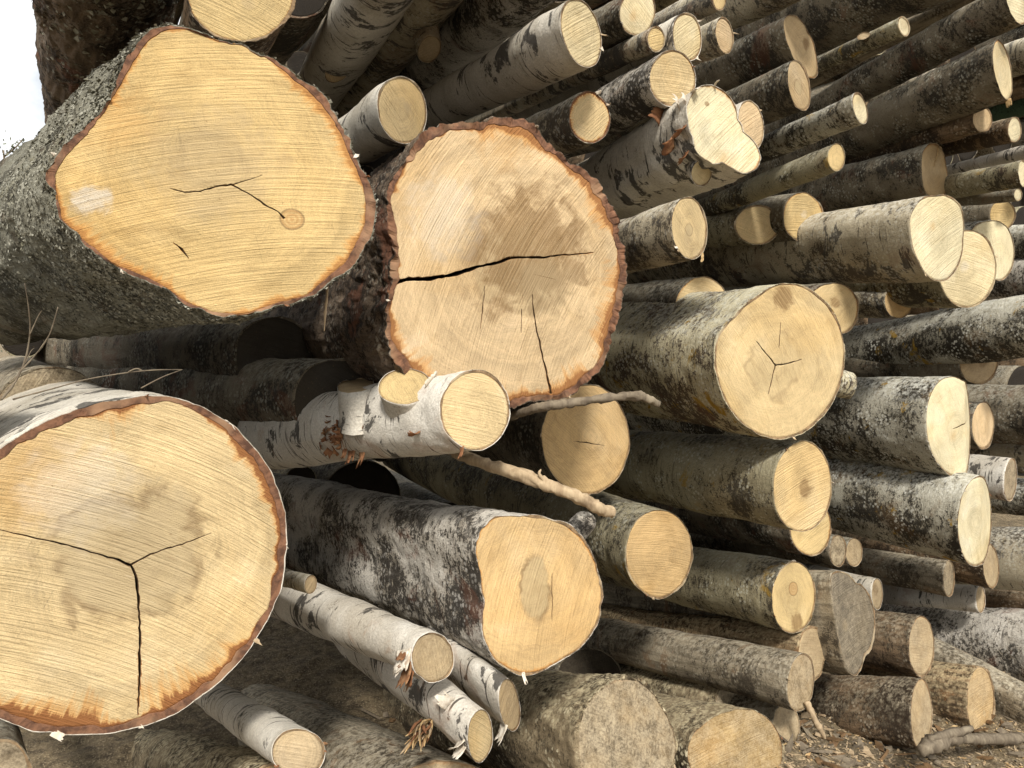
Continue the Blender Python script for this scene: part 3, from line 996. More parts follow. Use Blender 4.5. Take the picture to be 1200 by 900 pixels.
def build_ground():
    def axis(lo, hi):
        a = np.arange(lo, hi, 0.035)
        far = [0.06 * 1.22 ** i for i in range(1, 60)]
        far = np.cumsum(far)
        far = far[far < 1500]
        return np.concatenate([lo - far[::-1], a, hi + far])
    xs, ys = axis(-1.5, 4.5), axis(-0.6, 4.5)
    X, Y = np.meshgrid(xs, ys, indexing='ij')
    Z = 0.05 * fbm(np.stack([X * 1.7, Y * 1.7, X * 0 + 2.0], -1), 3, 2) + 0.035 * fbm(np.stack([X * 12, Y * 12, X * 0 + 2.0], -1), 3, 8)
    near = (np.abs(X - 1.5) < 3.2) & (np.abs(Y - 2) < 2.7)
    Z = np.where(near, Z, Z * 0.5)
    t = np.clip((2.55 - X) / 0.95, 0, 1)
    Z = Z + 0.2 * t * t * (3 - 2 * t) * np.clip((1.95 - Y) / 0.45, 0, 1) * np.clip(1 - (-Y - 0.4) / 3.0, 0, 1) * np.clip(1 - (-X - 2.0) / 3.0, 0, 1)
    n, m = X.shape
    i, j = np.meshgrid(np.arange(n - 1), np.arange(m - 1), indexing='ij')
    a = (i * m + j).ravel()
    f = np.stack([a, a + m, a + m + 1, a + 1], 1)
    me = mesh_from('ground', np.stack([X, Y, Z], -1).reshape(-1, 3), [f], [ground_mat()])
    o = obj('ground', me)
    o['kind'] = 'structure'
    o['label'] = 'bare soil strewn with sawdust and bark in front of the stack'
    return o


build_ground()

# ------------------------------------------------------------------ the large logs in front
L1_PX = [(57, 212), (62, 234), (70, 261), (94, 281), (128, 310), (166, 325), (192, 340), (219, 359), (257, 371), (287, 372), (325, 359), (363, 349),
         (385, 330), (416, 300), (431, 264), (433, 227), (416, 185), (400, 147), (378, 117), (348, 91), (321, 68), (287, 49), (249, 42), (227, 32),
         (200, 28), (181, 34), (166, 49), (155, 68), (140, 94), (121, 125), (102, 151), (79, 174), (64, 193)]
log('L1', 'leafwood_log', 'lichen', L1_PX, 0.0, 'huge log with lumpy pear-shaped yellow cut face and grey lichen bark, upper left', vx=-300, vy=450, L=1.7, tone=(0.55, 0.39, 0.175),
    tb=0.0075, tilt=(-30, 3), spots=dict(knot=(343, 257, 12), spot_paint=(106, 234, 22), spot_grey=(255, 195, 85), spot_ochre=(140, 140, 55)), pith_px=(250, 190), saw=8, stain=0.5, heart=0.25, heart_r=0.25, checks=0.25, taper=0.02, rag=1.2,
    cracks=[([(200, 221), (217, 225), (235, 224), (252, 219), (272, 216)], [0.6, 2.2, 1.6, 1.8, 2.4]),
            ([(272, 216), (290, 226), (310, 239), (326, 248), (334, 256)], [2.4, 1.8, 2.2, 1.4, 3.6]),
            ([(272, 217), (290, 211), (308, 205)], [1.2, 0.8, 0.4]),
            ([(204, 284), (213, 292), (222, 303)], [0.7, 2.6, 0.6])])

L2_PX = [(452, 223), (475, 181), (494, 160), (516, 147), (554, 145), (580, 138), (604, 139), (622, 145), (635, 162), (664, 185), (690, 206), (708, 228), (720, 253),
         (728, 287), (733, 319), (728, 357), (718, 398), (713, 425), (690, 448), (671, 466), (645, 470), (622, 473), (599, 478), (560, 480), (520, 468),
         (492, 452), (475, 432), (460, 412), (452, 394), (450, 364), (458, 338), (460, 308), (460, 291), (455, 257)]
log('L2', 'pine_log', 'scaly', L2_PX, 0.03, 'big log in thick reddish scaly bark, cut face split by one long crack', vx=110, vy=400, tone='pink', tb=0.017, tilt=(-8, 0), spots=dict(spot_brown=(622, 292, 95), spot_ochre=(590, 165, 55), spot_white=(520, 250, 60), spot_grey=(640, 340, 50)),
    pith_px=(612, 318), saw=62, stain=0.8, heart=0.55, heart_r=0.36, checks=0.9, taper=0.03, rag=2.0, ridge=[(-84, 0.02, 0.05)],
    cracks=[([(462, 331), (480, 327), (501, 327), (535, 321), (562, 312), (584, 308), (599, 302)], [6, 5, 4.6, 5, 4.2, 3.5, 3.8]),
            ([(599, 302), (618, 301), (637, 302), (655, 299), (675, 298), (696, 296)], [3.2, 2.4, 2.8, 1.8, 1.4, 0.6]),
            ([(625, 345), (627, 365), (630, 383), (635, 400), (639, 417), (645, 440), (650, 462)], [0.8, 1.6, 1.6, 2.0, 1.8, 2.6, 3.4]),
            ([(613, 362), (613, 390)], [1.0, 0.5]), ([(569, 335), (567, 360), (565, 385)], [0.4, 1.1, 0.4])])

L3_PX = [(0, 527), (38, 504), (76, 486), (113, 474), (159, 466), (200, 462), (234, 476), (264, 493), (291, 515), (313, 546), (329, 580), (336, 621), (336, 640),
         (329, 688), (313, 730), (287, 768), (249, 806), (204, 836), (151, 855), (94, 861), (38, 855), (0, 843), (-35, 815), (-58, 765), (-68, 705), (-66, 645), (-52, 590), (-28, 552)]
log('L3', 'birch_log', 'birch', L3_PX, -0.06, 'largest round birch log with a three-armed crack, lower left', vx=-90, vy=405, L=1.9, tone='fresh', tb=0.0145, tilt=(-14, 0),
    spots=dict(spot_ochre=(28, 560, 85), spot_white=(95, 575, 75), spot_grey=(150, 640, 100)), pith_px=(153, 655), saw=-28, stain=1.0, heart=0.9, heart_r=0.44, checks=0.15, taper=0.02, rough=1.6,
    cracks=[([(153, 663), (140, 657), (120, 651), (100, 645), (80, 639), (58, 634), (38, 630), (15, 625), (-30, 615)], [3.6, 2.8, 2.4, 2.0, 2.2, 1.6, 1.8, 1.4, 0.6]),
            ([(152, 663), (170, 653), (190, 645), (208, 640), (225, 634), (248, 625)], [3.6, 2.4, 2.0, 1.6, 1.4, 0.6]),
            ([(153, 661), (159, 675), (162, 695), (164, 730), (164, 760), (164, 790), (162, 838)], [2.6, 3.6, 3.2, 3.0, 2.6, 2.6, 1.0])])

log('L4', 'birch_log', 'birch_bright', (557, 481, 81, 92, -6), -0.10, 'white birch branch with sawn-off side stubs jutting out below the scaly log', vx=-250, vy=575, L=0.95, tone='fresh',
    tb=0.0035, stain=0.15, saw=-20, checks=0.3, heart=0.0, taper=-0.25, tilt=(-22, 4), circle=False, rough=1.6,
    stubs=[dict(face=(474, 453, 62, 42, -6), at_u=492, proud=0.045, tone='yellow', bark='birch_bright', tb=0.003, tilt=(0, 0)),
           dict(face=(417, 452, 44, 18, -8), at_u=425, proud=0.0, tone='tan', bark='birch', tilt=(0, 0), tb=0.003)])

L5_PX = [(912, 332), (939, 334), (962, 349), (980, 372), (990, 402), (989, 432), (980, 462), (962, 489), (939, 508), (912, 515), (886, 508), (860, 485), (844, 455),
         (838, 425), (841, 394), (860, 372), (886, 349)]
log('L5', 'aspen_log', 'aspen_pale', L5_PX, 0.02, 'thick aspen log with small star crack in a round yellow face, right of centre', vx=190, vy=398, tone='fresh', tb=0.005, tilt=None,
    pith_px=(909, 428), stain=0.08, heart=0.5, heart_r=0.45, checks=1.0, spots=dict(spot_brown=(918, 350, 18)), taper=0.08,
    cracks=[([(909, 428), (898, 414), (887, 400)], [2.0, 1.4, 0.5]), ([(909, 428), (924, 426), (940, 421)], [1.8, 1.5, 0.5]), ([(909, 428), (905, 445), (901, 462)], [1.8, 1.2, 0.5]),
            ([(915, 378), (914, 392), (913, 408)], [0.4, 0.9, 0.4])],
    stubs=[dict(face=(996, 452, 16, 32, 12), at_u=872, proud=0.0, tone='cream', bark='aspen_pale', tb=0.003)])

L6_PX = [(577, 605), (614, 604), (648, 609), (671, 620), (692, 643), (701, 666), (706, 692), (704, 722), (690, 749), (667, 770), (637, 787), (607, 790), (584, 779), (569, 760),
         (565, 730), (567, 704), (563, 677), (556, 654), (556, 636), (563, 617)]
log('L6', 'birch_log', 'birch_rough', L6_PX, -0.08, 'stout birch log with bean-shaped orange face and narrow grey heart stain, centre bottom', vx=-60, vy=488, L=2.0, tone='orange', tb=0.0045,
    pith_px=(628, 690), stain=0.25, heart=1.0, heart_r=0.46, heart_stretch=2.1, checks=0.3, taper=0.04, saw=70, tilt=(-20, 2),
    cracks=[([(648, 672), (648, 700), (648, 728)], [0.3, 0.9, 0.3])],
    stubs=[dict(face=(684, 613, 30, 30, 0), at_u=610, proud=0.0, tone='dull', bark='birch_rough', tb=0.004, old=0.7, label='broken bark-covered knob on the log')])

# ------------------------------------------------------------------ the rest of the stack, roughly centre, right, top, bottom
log('L7', 'aspen_log', 'dark', (686, 514, 104, 130, -4), 0.34, 'round orange-faced log in shade right below the scaly log', vx=140, vy=395, tone='orange', stain=0.05, checks=0.3,
    cracks=[([(672, 517), (688, 519), (708, 522)], [0.3, 1.2, 0.3])], tb=0.004)
log('L8', 'aspen_log', 'aspen', (772, 647, 77, 105, 0), 0.32, 'orange-faced log in shade right of the bean-shaped log', vx=150, vy=420, tone='orange', stain=0.05, checks=0.9, tb=0.004)
log('L9', 'aspen_log', 'aspen', (940, 570, 70, 108, 2), 0.03, 'yellow-faced aspen log directly below the star-cracked log', slope=0.13, tone='fresh', stain=0.1, checks=0.9, tb=0.004)
log('L10', 'aspen_log', 'dark', (950, 618, 48, 67, 0), 0.30, 'small yellow log end tucked under another yellow face, right of centre', slope=0.14, tone='yellow', checks=0.8)
log('L11', 'aspen_log', 'grey', (1146, 610, 48, 107, 4), 0.02, 'grey speckled log with tall narrow pale face and yellow lichen, lower right', slope=0.21, tone='cream', stain=0.15, heart=0.1, tb=0.004, ridge=[(10, 0.1, 0.2)])
log('L12', 'aspen_log', 'grey', (1119, 499, 68, 116, -4), 0.10, 'grey log with stepped cream face, right edge, below the lichen log', slope=0.06, tone='cream', stain=0.05, ridge=[(0, 0.35, 0.45)], tb=0.004,
    cracks=[([(1117, 503), (1128, 498), (1138, 493)], [0.3, 0.9, 0.3])])
log('L13', 'aspen_log', 'dark', (1152, 498, 26, 56), 0.22, 'narrow pinkish log end peeping from behind the stepped cream face', slope=0.03, tone='pink', stain=0.05)
L14_PX = [(1066, 254), (1066, 268), (1068, 281), (1077, 307), (1096, 329), (1110, 328), (1125, 307), (1129, 279), (1127, 243), (1119, 234), (1098, 229), (1081, 232)]
log('L14', 'birch_log', 'birch_dull', L14_PX, -0.02, 'long pale-topped birch log with bright cream face, right side', slope=-0.09, tone='cream', stain=0.1, checks=0.8, tb=0.004)
log('L15', 'aspen_log', 'aspen', (1133, 315, 68, 92, 0), 0.13, 'pale log end half hidden behind the bright cream-faced birch', slope=-0.05, tone='pale', stain=0.1)
log('L16', 'aspen_log', 'grey', (1169, 293, 40, 70, -4), 0.20, 'cream log end with a sawn step, rightmost of three overlapping pale faces', slope=-0.05, tone='cream', stain=0.05, ridge=[(180, 0.0, 0.5)])
log('L17', 'aspen_log', 'dark', (1175, 252, 30, 36), 0.30, 'small yellow log end above the stepped face at the right edge', slope=-0.1, tone='yellow')
log('L18', 'aspen_log', 'grey', (1222, 378, 34, 76), 0.02, 'dark log with yellow lichen patch running out of frame at right', slope=-0.15, vx=300, tone='pale')
log('L19', 'aspen_log', 'dark', (976, 362, 62, 62), 0.30, 'squarish yellow log end showing behind the star-cracked log', slope=-0.02, tone='fresh')
log('L20', 'birch_log', 'birch_dull', (1053, 353, 35, 42), 0.36, 'small orange log end under the long pale-topped birch', slope=-0.02, tone='orange')
log('L21', 'aspen_log', 'dark', (1147, 426, 44, 50), 0.30, 'grey tan log end hanging under the yellow-lichen log', slope=-0.02, tone='tan', old=0.3)
log('L22', 'aspen_log', 'dark', (1226, 488, 32, 74), 0.30, 'dark barked log leaving the frame right of the stepped face', slope=0.03, tone='tan')
log('L22b', 'aspen_log', 'birch_dull', (1222, 532, 18, 34), 0.38, 'thin dark log leaving the frame just above the tiny grey end', slope=0.04, tone='tan')
log('L23', 'birch_log', 'birch_bright', (1184, 562, 15, 52, 4), 0.22, 'small white-barked log with thin grey end, right edge', slope=0.12, tone='dull', old=0.7)
log('L23b', 'aspen_log', 'grey', (1232, 585, 22, 46), 0.36, 'dark log beneath the small white-barked one at the right edge', slope=0.08, tone='tan')
log('L24', 'birch_log', 'birch_dull', (1228, 656, 34, 76), 0.18, 'pale birch log cut off by the right edge beside the tall pale face', slope=0.04, tone='pale')
log('L25', 'aspen_log', 'brown', (1161, 664, 19, 54, -4), 0.22, 'brownish log end just below right of the tall pale face', slope=0.17, tone='tan', old=0.4)
log('L26', 'aspen_log', 'weathered', (1112, 678, 13, 42), 0.30, 'grey weathered log lying under the speckled log, lower right', slope=0.17, tone='dull', old=0.9)
log('L27', 'birch_log', 'birch_bright', (1149, 702, 11, 32), 0.30, 'little white-barked log above the long black-and-white one', slope=0.08, tone='tan', old=0.5)
log('L27b', 'aspen_log', 'brown', (1228, 704, 16, 34), 0.30, 'brown log leaving the frame above the black-and-white log', slope=0.03, tone='tan', old=0.5)
log('L28', 'aspen_log', 'dark', (982, 645, 19, 38), 0.34, 'tiny grey log end, left one of two under the yellow faces', slope=0.1, tone='dull', old=0.9)
log('L28b', 'aspen_log', 'dark', (1001, 647, 20, 34), 0.37, 'tiny tan log end, right one of two under the yellow faces', slope=0.1, tone='tan', old=0.5)
log('L29', 'birch_log', 'birch', (1028, 696, 13, 38), 0.24, 'small log with white-flecked bark behind the grey slab end', slope=0.22, tone='tan', old=0.5)
log('L30', 'birch_log', 'birch_rough', (1262, 764, 46, 98), -0.02, 'long black-and-white log crossing the lower right edge', slope=0.10, tone='pale')
log('L31', 'aspen_log', 'brown', (1080, 757, 30, 70), 0.18, 'brown log with upright tan end left of the black-and-white log', slope=0.14, tone='tan', old=0.45)
L32_PX = [(973, 674), (988, 671), (1003, 684), (1020, 701), (1025, 718), (1024, 744), (1013, 767), (1003, 792), (993, 788), (984, 756), (979, 727), (975, 699)]
log('L32', 'aspen_log', 'weathered', L32_PX, 0.10, 'grey weathered log end shaped like a downward wedge, lower right', slope=0.10, tone=(0.14, 0.118, 0.088), old=0.55, stain=0.0, tilt=(20, 0))
log('L33', 'aspen_log', 'aspen', (930, 700, 51, 83, 2), 0.14, 'dark log with bright yellow face below the yellow pair', slope=0.20, tone='yellow', stain=0.2, heart=0.2, tb=0.004, spots=dict(spot_brown=(935, 728, 14), knot=(930, 690, 8)))
log('L34', 'aspen_log', 'weathered', (938, 800, 32, 70, 6), 0.02, 'bare weathered grey log with slanting end, lower right of centre', slope=0.235, tone='tan', old=0.75, rough=0.7)
L35_PX = [(936, 752), (969, 750), (970, 760), (966, 776), (958, 796), (950, 800), (938, 790)]
log('L35', 'split_log', 'rotten', L35_PX, 0.10, 'split half log with orange-tan top lying behind the bare grey log', slope=0.16, tone='tan', old=0.35, tilt=(12, 0))
log('L36', 'aspen_log', 'weathered', (921, 852, 34, 58), 0.10, 'dull tan log end under the bare grey log', slope=0.2, tone='tan', old=0.6)
log('L37', 'aspen_log', 'sawdust', (869, 883, 98, 110, 0), -0.06, 'stout log with two-tone ochre and grey end on the bottom edge', slope=0.22, tone='ochre', old=0.6, plain=True, spots=dict(spot_ochre=(838, 880, 40)), ridge=[(180, 0.15, 0.35)], tilt=(10, 0))
log('L38', 'aspen_log', 'sawdust', (736, 877, 112, 160, -4), -0.06, 'thick sawdust-covered log with pale crumbly end, bottom centre', slope=0.2, vx=100, tone='tan', old=0.95, tilt=(14, 0), plain=True, tb=0.008, lump=0.12, rag=2.5)
log('L39', 'aspen_log', 'rotten', (1149, 822, 33, 82, 0), 0.02, 'rotten orange-brown log with frayed top resting on the ground', slope=0.19, tone='orange', old=0.5)
log('L40', 'aspen_log', 'brown', (1080, 838, 25, 84), -0.02, 'dark rough-barked log with plain tan end on the ground', slope=0.10, tone='tan', old=0.5)
log('L41', 'birch_log', 'weathered', (1236, 862, 40, 84, 0), -0.10, 'short pale log slanting down to the right over the rotten one', slope=0.56, vx=150, L=0.62, tone='tan', circle=False, old=0.4)

# upper part of the stack
log('U0', 'leafwood_log', 'scaly', (128, -150, 235, 220), 0.15, 'dark overhanging log against the sky in the upper left corner', vx=112, vy=410, tone='tan', tb=0.015)
log('U1', 'birch_log', 'brown', (283, -8, 126, 112, 0), 0.10, 'log with half a yellow face at the top edge above the pear-shaped one', vx=130, vy=390, tone='yellow', stain=0.2, saw=-20)
log('U2', 'birch_log', 'birch', (505, -125, 112, 124, 20), 0.05, 'pale birch log descending from the top edge, with a dark oval knot', vx=225, vy=390, tone='fresh',
    stubs=[dict(face=(397, 82, 38, 26, -40), at_u=402, proud=0.11, tone='tan', bark='birch', tilt=(0, 0), tb=0.004)])
log('U3', 'birch_log', 'birch_dull', (577, -118, 96, 112, 20), 0.10, 'shaded tan birch log beside the pale one, with a pale burl', vx=235, vy=385, tone='fresh',
    stubs=[dict(face=(503, 58, 26, 34, 25), at_u=492, proud=0.08, tone='tan', bark='birch_dull', tilt=(0, 0), tb=0.003, old=0.4)])
log('U4', 'birch_log', 'birch_rough', (672, -78, 82, 104, 0), 0.12, 'dark rough birch log at the top edge left of the long slanting birch', vx=190, vy=375, tone='fresh')
log('U5', 'birch_log', 'birch', (681, 39, 44, 84, -15), 0.02, 'long slanting birch log with pale oval face near the top centre', slope=-0.53, vx=170, tone='pale', stain=0.05, tb=0.003)
log('U6', 'birch_log', 'birch', (471, 129, 58, 78, -8), 0.18, 'short-showing birch log with round yellow face above the scaly log', slope=-0.62, vx=170, tone='fresh', stain=0.1, tb=0.004, heart=0.3)
log('U7', 'birch_log', 'birch_dull', (691, 138, 50, 63, -8), 0.14, 'birch log with brown-ringed yellow face above right of the scaly log', slope=-0.42, vx=170, tone='fresh', stain=1.0, tb=0.006)
log('U8', 'birch_log', 'dark', (747, 14, 42, 56, 4), 0.18, 'notched pale log end at the top edge right of the slanting birch', slope=-0.5, vx=200, tone='pale')
log('U9', 'birch_log', 'birch_dull', (769, 46, 21, 30, -4), 0.10, 'thin log with tiny yellow end beneath the notched pale end', slope=-0.45, vx=200, tone='yellow')
log('U10', 'birch_log', 'birch', (805, 43, 35, 56, -6), 0.08, 'pale oval-faced birch log in the top cluster right of centre', slope=-0.45, vx=200, tone='pale')
log('U11', 'birch_log', 'birch_dull', (849, 42, 21, 45, -8), 0.14, 'small shaded tan end right of the pale oval-faced birch', slope=-0.4, vx=200, tone='pink')
log('U12', 'birch_log', 'birch_rough', (788, 92, 55, 66, 0), 0.06, 'yellow-faced black-barked birch above the forked ragged log', slope=-0.5, vx=220, tone='fresh', saw=0)
U13_PX = [(806, 113), (818, 99), (837, 98), (851, 107), (860, 120), (865, 138), (872, 155), (886, 168), (893, 184), (887, 199), (872, 205), (858, 198), (846, 192), (836, 195), (826, 189), (814, 178), (811, 160), (804, 140)]
log('U13', 'birch_log', 'birch', U13_PX, -0.05, 'ragged birch log with bright lobed cream face and torn red bark', slope=-0.50, vx=290, tone='cream', stain=0.35, tb=0.005, spots=dict(spot_ochre=(850, 188, 22), spot_brown=(829, 121, 4)), heart=0.0, rough=1.8, res=2.2, L=1.8,
    stubs=[dict(face=(822, 203, 24, 32, 10), at_u=800, proud=0.135, tone='pale', bark='birch_rough', tb=0.003)])
log('U14', 'birch_log', 'birch', (880, 146, 30, 58, -8), 0.06, 'tan log end behind the bright lobed face', slope=-0.45, vx=250, tone='pink')
log('U15', 'aspen_log', 'dark', (936, 100, 25, 62, -12), 0.12, 'shaded oval end with a hollow brown heart, top right of centre', slope=-0.42, vx=280, tone='tan', heart=1.0, heart_r=0.35)
U15B = [(918, 22), (937, 22), (947, 38), (956, 60), (958, 90), (948, 92), (938, 76), (926, 58)]
log('U15b', 'aspen_log', 'dark', U15B, 0.20, 'long slanted olive-tan cut on a dark log, near the top right', slope=-0.42, vx=280, tone='tan', tilt=(25, 0))
log('U16', 'aspen_log', 'grey', (1008, 127, 16, 38, -14), 0.0, 'white-flecked thin log whose end pokes over the big dark logs', slope=-0.42, vx=380, tone='cream')
log('U17', 'aspen_log', 'aspen', (980, 184, 21, 34, 0), 0.03, 'slim greenish log with yellow end above the dark hollow', slope=-0.40, vx=380, tone='yellow')
log('U18', 'birch_log', 'birch_dull', (807, 267, 42, 76, -4), -0.06, 'birch log with oval yellow face and dark pith, right of the scaly log', slope=-0.28, vx=200, tone='fresh', heart=1.0, heart_r=0.2, checks=0.2, stain=0.3, tb=0.005)
log('U19', 'aspen_log', 'dark', (941, 254, 48, 58, 0), 0.42, 'yellow log end rising behind the long pale-topped birch', slope=-0.10, vx=150, tone='yellow')
log('U20', 'aspen_log', 'aspen', (888, 264, 52, 46, 0), 0.52, 'yellow cut top just showing above the pale-topped birch', slope=-0.10, vx=150, tone='fresh')
log('U20b', 'aspen_log', 'dark', (823, 362, 64, 76, 0), 0.40, 'dark log with a sliver of tan cut above the star-cracked log', slope=-0.05, vx=200, tone='fresh')
log('U21', 'aspen_log', 'aspen', (1059, 31, 13, 24, -14), 0.10, 'thin log with small cream end near the top right', slope=-0.45, vx=420, tone='cream',
    stubs=[dict(face=(1012, 42, 16, 9, -20), at_u=1020, proud=0.0, tone='tan', bark='aspen', tilt=(0, 0), tb=0.002)])
log('U22', 'aspen_log', 'dark', (1191, 3, 22, 56, -16), -0.04, 'very long dark log slanting to the top right corner', slope=-0.52, vx=420, tone='cream', taper=0.12)
log('U23', 'aspen_log', 'dark', (1175, 82, 20, 72, -10), 0.02, 'thick dark log with narrow pale end, second from the top right', slope=-0.44, vx=420, tone='pale', taper=0.0)
log('U24', 'aspen_log', 'brown', (1151, 140, 24, 30, 0), 0.16, 'small rounded tan end under the thick dark log', slope=-0.3, vx=380, tone='pink')
log('U25', 'aspen_log', 'brown', (1189, 152, 16, 31, 0), 0.10, 'brown stick of a log with small cream end at the right edge', slope=-0.22, vx=400, tone='cream')
U26_PX = [(1081, 178), (1087, 170), (1097, 169), (1105, 176), (1109, 195), (1109, 226), (1104, 232), (1092, 232), (1083, 222), (1080, 200)]
log('U26', 'aspen_log', 'dark', U26_PX, 0.34, 'upright tan end with a peeled sliver above the cream-faced birch', slope=-0.2, vx=350, tone='tan')  # dark bark chosen to put the shade over this body into its colour
log('U27', 'birch_log', 'birch_bright', (1240, 170, 12, 20), 0.08, 'thin white birch pole at the right edge', slope=-0.24, vx=500, L=0.9, tone='tan', taper=0.1, circle=False)
log('U28', 'aspen_log', 'aspen', (1199, 204, 12, 33, -4), 0.04, 'greenish log with sliver of cream end below the white pole', slope=-0.18, vx=400, tone='cream')
log('U29', 'aspen_log', 'dark', (1193, 228, 10, 16, 0), 0.12, 'tiny pointed cream end beneath the greenish log', slope=-0.1, vx=300, tone='cream')
log('U30', 'birch_log', 'dark', (843, 0, 16, 26, 0), 0.16, 'tiny yellow end cut by the top edge', slope=-0.45, vx=220, tone='yellow')
log('T1', 'birch_log', 'birch_dull', (962, -52, 52, 78, -12), 0.06, 'brownish log crossing the top edge right of the cluster', slope=-0.50, vx=330, tone='pale')
log('T2', 'aspen_log', 'dark', (1118, -66, 66, 118, -12), 0.14, 'broad dark brown log under the top edge', slope=-0.5, vx=380, tone='pale')
log('T3', 'aspen_log', 'weathered', (1208, -42, 14, 30, -14), 0.02, 'pale slim log lying along the very long dark one', slope=-0.52, vx=420, tone='pale')
log('U31', 'aspen_log', 'birch_dull', (1228, 58, 20, 44), 0.10, 'grey log right of the narrow pale end, at the edge', slope=-0.3, vx=420, tone='pale')
log('U32', 'aspen_log', 'brown', (1232, 92, 18, 38), 0.14, 'orange-brown log at the right edge below the grey one', slope=-0.25, vx=420, tone='tan')
log('U33', 'aspen_log', 'moss', (1230, 116, 14, 26), 0.16, 'mossy green thin log at the right edge', slope=-0.25, vx=420, tone='tan')
log('U34', 'aspen_log', 'grey', (1236, 285, 22, 50), 0.30, 'dark speckled log at the edge right of the stepped pale face', slope=-0.06, vx=250, tone='tan')
log('U35', 'aspen_log', 'birch_rough', (1238, 325, 26, 56), 0.28, 'black and white flecked log at the edge above the yellow-lichen log', slope=-0.06, vx=250, tone='tan')

# bottom left
log('B1', 'birch_log', 'birch_bright', (507, 771, 50, 58, -10), -0.10, 'white birch pole with dull sawn end just under the bean-shaped log', slope=0.42, vx=-100, L=1.4, tone='tan', taper=-0.75, circle=False, old=0.45, tb=0.003, rough=1.6)
log('B2', 'birch_log', 'birch_bright', (563, 863, 29, 64, 2), -0.16, 'ragged white birch stem with narrow yellow end, bottom centre', slope=0.80, vx=-60, L=0.62, tone='fresh', circle=False, tb=0.003, taper=-0.3, rough=1.8, tilt=(25, 0))
log('B3', 'birch_log', 'birch_bright', (597, 826, 24, 64, -8), -0.10, 'slim birch stem with tilted tan oval end beside the ragged one', slope=0.80, vx=-60, L=0.3, tone='tan', circle=False, tb=0.003, tilt=(30, 0))
log('B4', 'birch_log', 'birch', (349, 882, 63, 58, 6), -0.10, 'birch log with rounded dull yellow end on the bottom edge', slope=0.66, vx=30, L=0.9, tone='tan', circle=False, tb=0.004)
log('B5', 'leafwood_log', 'sawdust', (338, 952, 130, 124), 0.04, 'grey sawdust-flecked log under the largest round log', slope=0.42, vx=-40, L=1.6, tone='tan', circle=False, old=0.6)
log('B6', 'leafwood_log', 'dark', (2, 912, 70, 92), 0.0, 'dark barked log in the bottom left corner', vx=-60, vy=560, L=1.4, tone='dull', old=0.9)
log('B7', 'leafwood_log', 'weathered', (520, 985, 190, 190), 0.02, 'brown crumbly log in shadow under the ragged birch stem', slope=0.60, vx=0, L=1.6, tone='tan', old=0.6)
log('B8', 'birch_log', 'birch_dull', (364, 685, 15, 23, 10), 0.10, 'little stick end beside the largest round log', slope=0.25, vx=0, L=0.5, tone='tan', circle=False, tb=0.002)
log('G1', 'leafwood_log', 'weathered', (62, 505, 150, 150), 0.80, 'pale grey log in shadow behind the largest round log', vx=-60, vy=395, L=1.8, tone='dull', old=1.0, plain=True)
log('B9', 'leafwood_log', 'dark', (400, 760, 130, 110), 2.1, 'dark log in the gap behind the white birch pole', slope=0.25, vx=-60, L=1.6, tone='gap_shade', old=0.05, stain=0.0, checks=0.0, plain=True)
log('B10', 'leafwood_log', 'dark', (300, 790, 110, 100), 2.1, 'dark log in the black gap right of the largest round log', slope=0.30, vx=-60, L=1.6, tone='gap_shade', old=0.05, stain=0.0, checks=0.0, plain=True)
log('G2', 'leafwood_log', 'dark', (250, 435, 150, 130), 1.6, 'dark log in the black gap between the three biggest faces', vx=60, vy=400, L=2.0, tone='gap_shade', old=0.05, stain=0.0, checks=0.0, plain=True)
log('G3', 'leafwood_log', 'dark', (375, 415, 110, 110), 1.6, 'dark log in the gap left of the scaly log', vx=60, vy=400, L=2.0, tone='gap_shade', old=0.05, stain=0.0, checks=0.0, plain=True)
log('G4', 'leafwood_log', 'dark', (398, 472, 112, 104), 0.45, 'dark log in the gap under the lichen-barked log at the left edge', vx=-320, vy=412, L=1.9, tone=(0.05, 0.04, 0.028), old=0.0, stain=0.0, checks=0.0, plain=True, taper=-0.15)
log('B11', 'leafwood_log', 'sawdust', (868, 828, 62, 78), 0.30, 'crumbly dark log wedged between the bare grey log and the sawdust-covered one', slope=0.15, vx=100, tone='dull', old=0.9, plain=True)
log('B12', 'leafwood_log', 'dark', (690, 800, 80, 80), 0.9, 'dark log in the gap under the bean-shaped log', slope=0.12, vx=60, tone='gap_shade', old=0.1, stain=0.0, checks=0.0, plain=True)
log('G5', 'leafwood_log', 'dark', (-118, 432, 225, 190), 0.02, 'added unseen dark log beyond the left edge, keeping light out between the two biggest faces', vx=-330, vy=420, L=1.7, tone='dull', old=0.8)  # added out of view to stop light entering the gap from the left
log('U36', 'leafwood_log', 'dark', (352, -34, 84, 110), 0.70, 'dark log behind the gap between the half yellow face and the pale birch', vx=130, vy=390, tone='gap_shade', old=0.0, stain=0.0, checks=0.0, plain=True)
log('U37', 'leafwood_log', 'dark', (424, 232, 56, 78), 0.55, 'dark log in the notch between the pear-shaped face and the scaly log', vx=110, vy=395, tone='gap_shade', old=0.0, stain=0.0, checks=0.0, plain=True)
log('U38', 'leafwood_log', 'dark', (446, 186, 62, 66), 0.62, 'dark log behind the notch under the short-showing birch log', vx=110, vy=395, tone='gap_shade', old=0.0, stain=0.0, checks=0.0, plain=True)
log('G6', 'leafwood_log', 'dark', (322, 418, 96, 92), 0.80, 'dark log set behind the gap under the pear-shaped face', vx=-330, vy=398, L=2.2, tone=(0.05, 0.04, 0.028), old=0.0, stain=0.0, checks=0.0, plain=True, taper=-0.15)

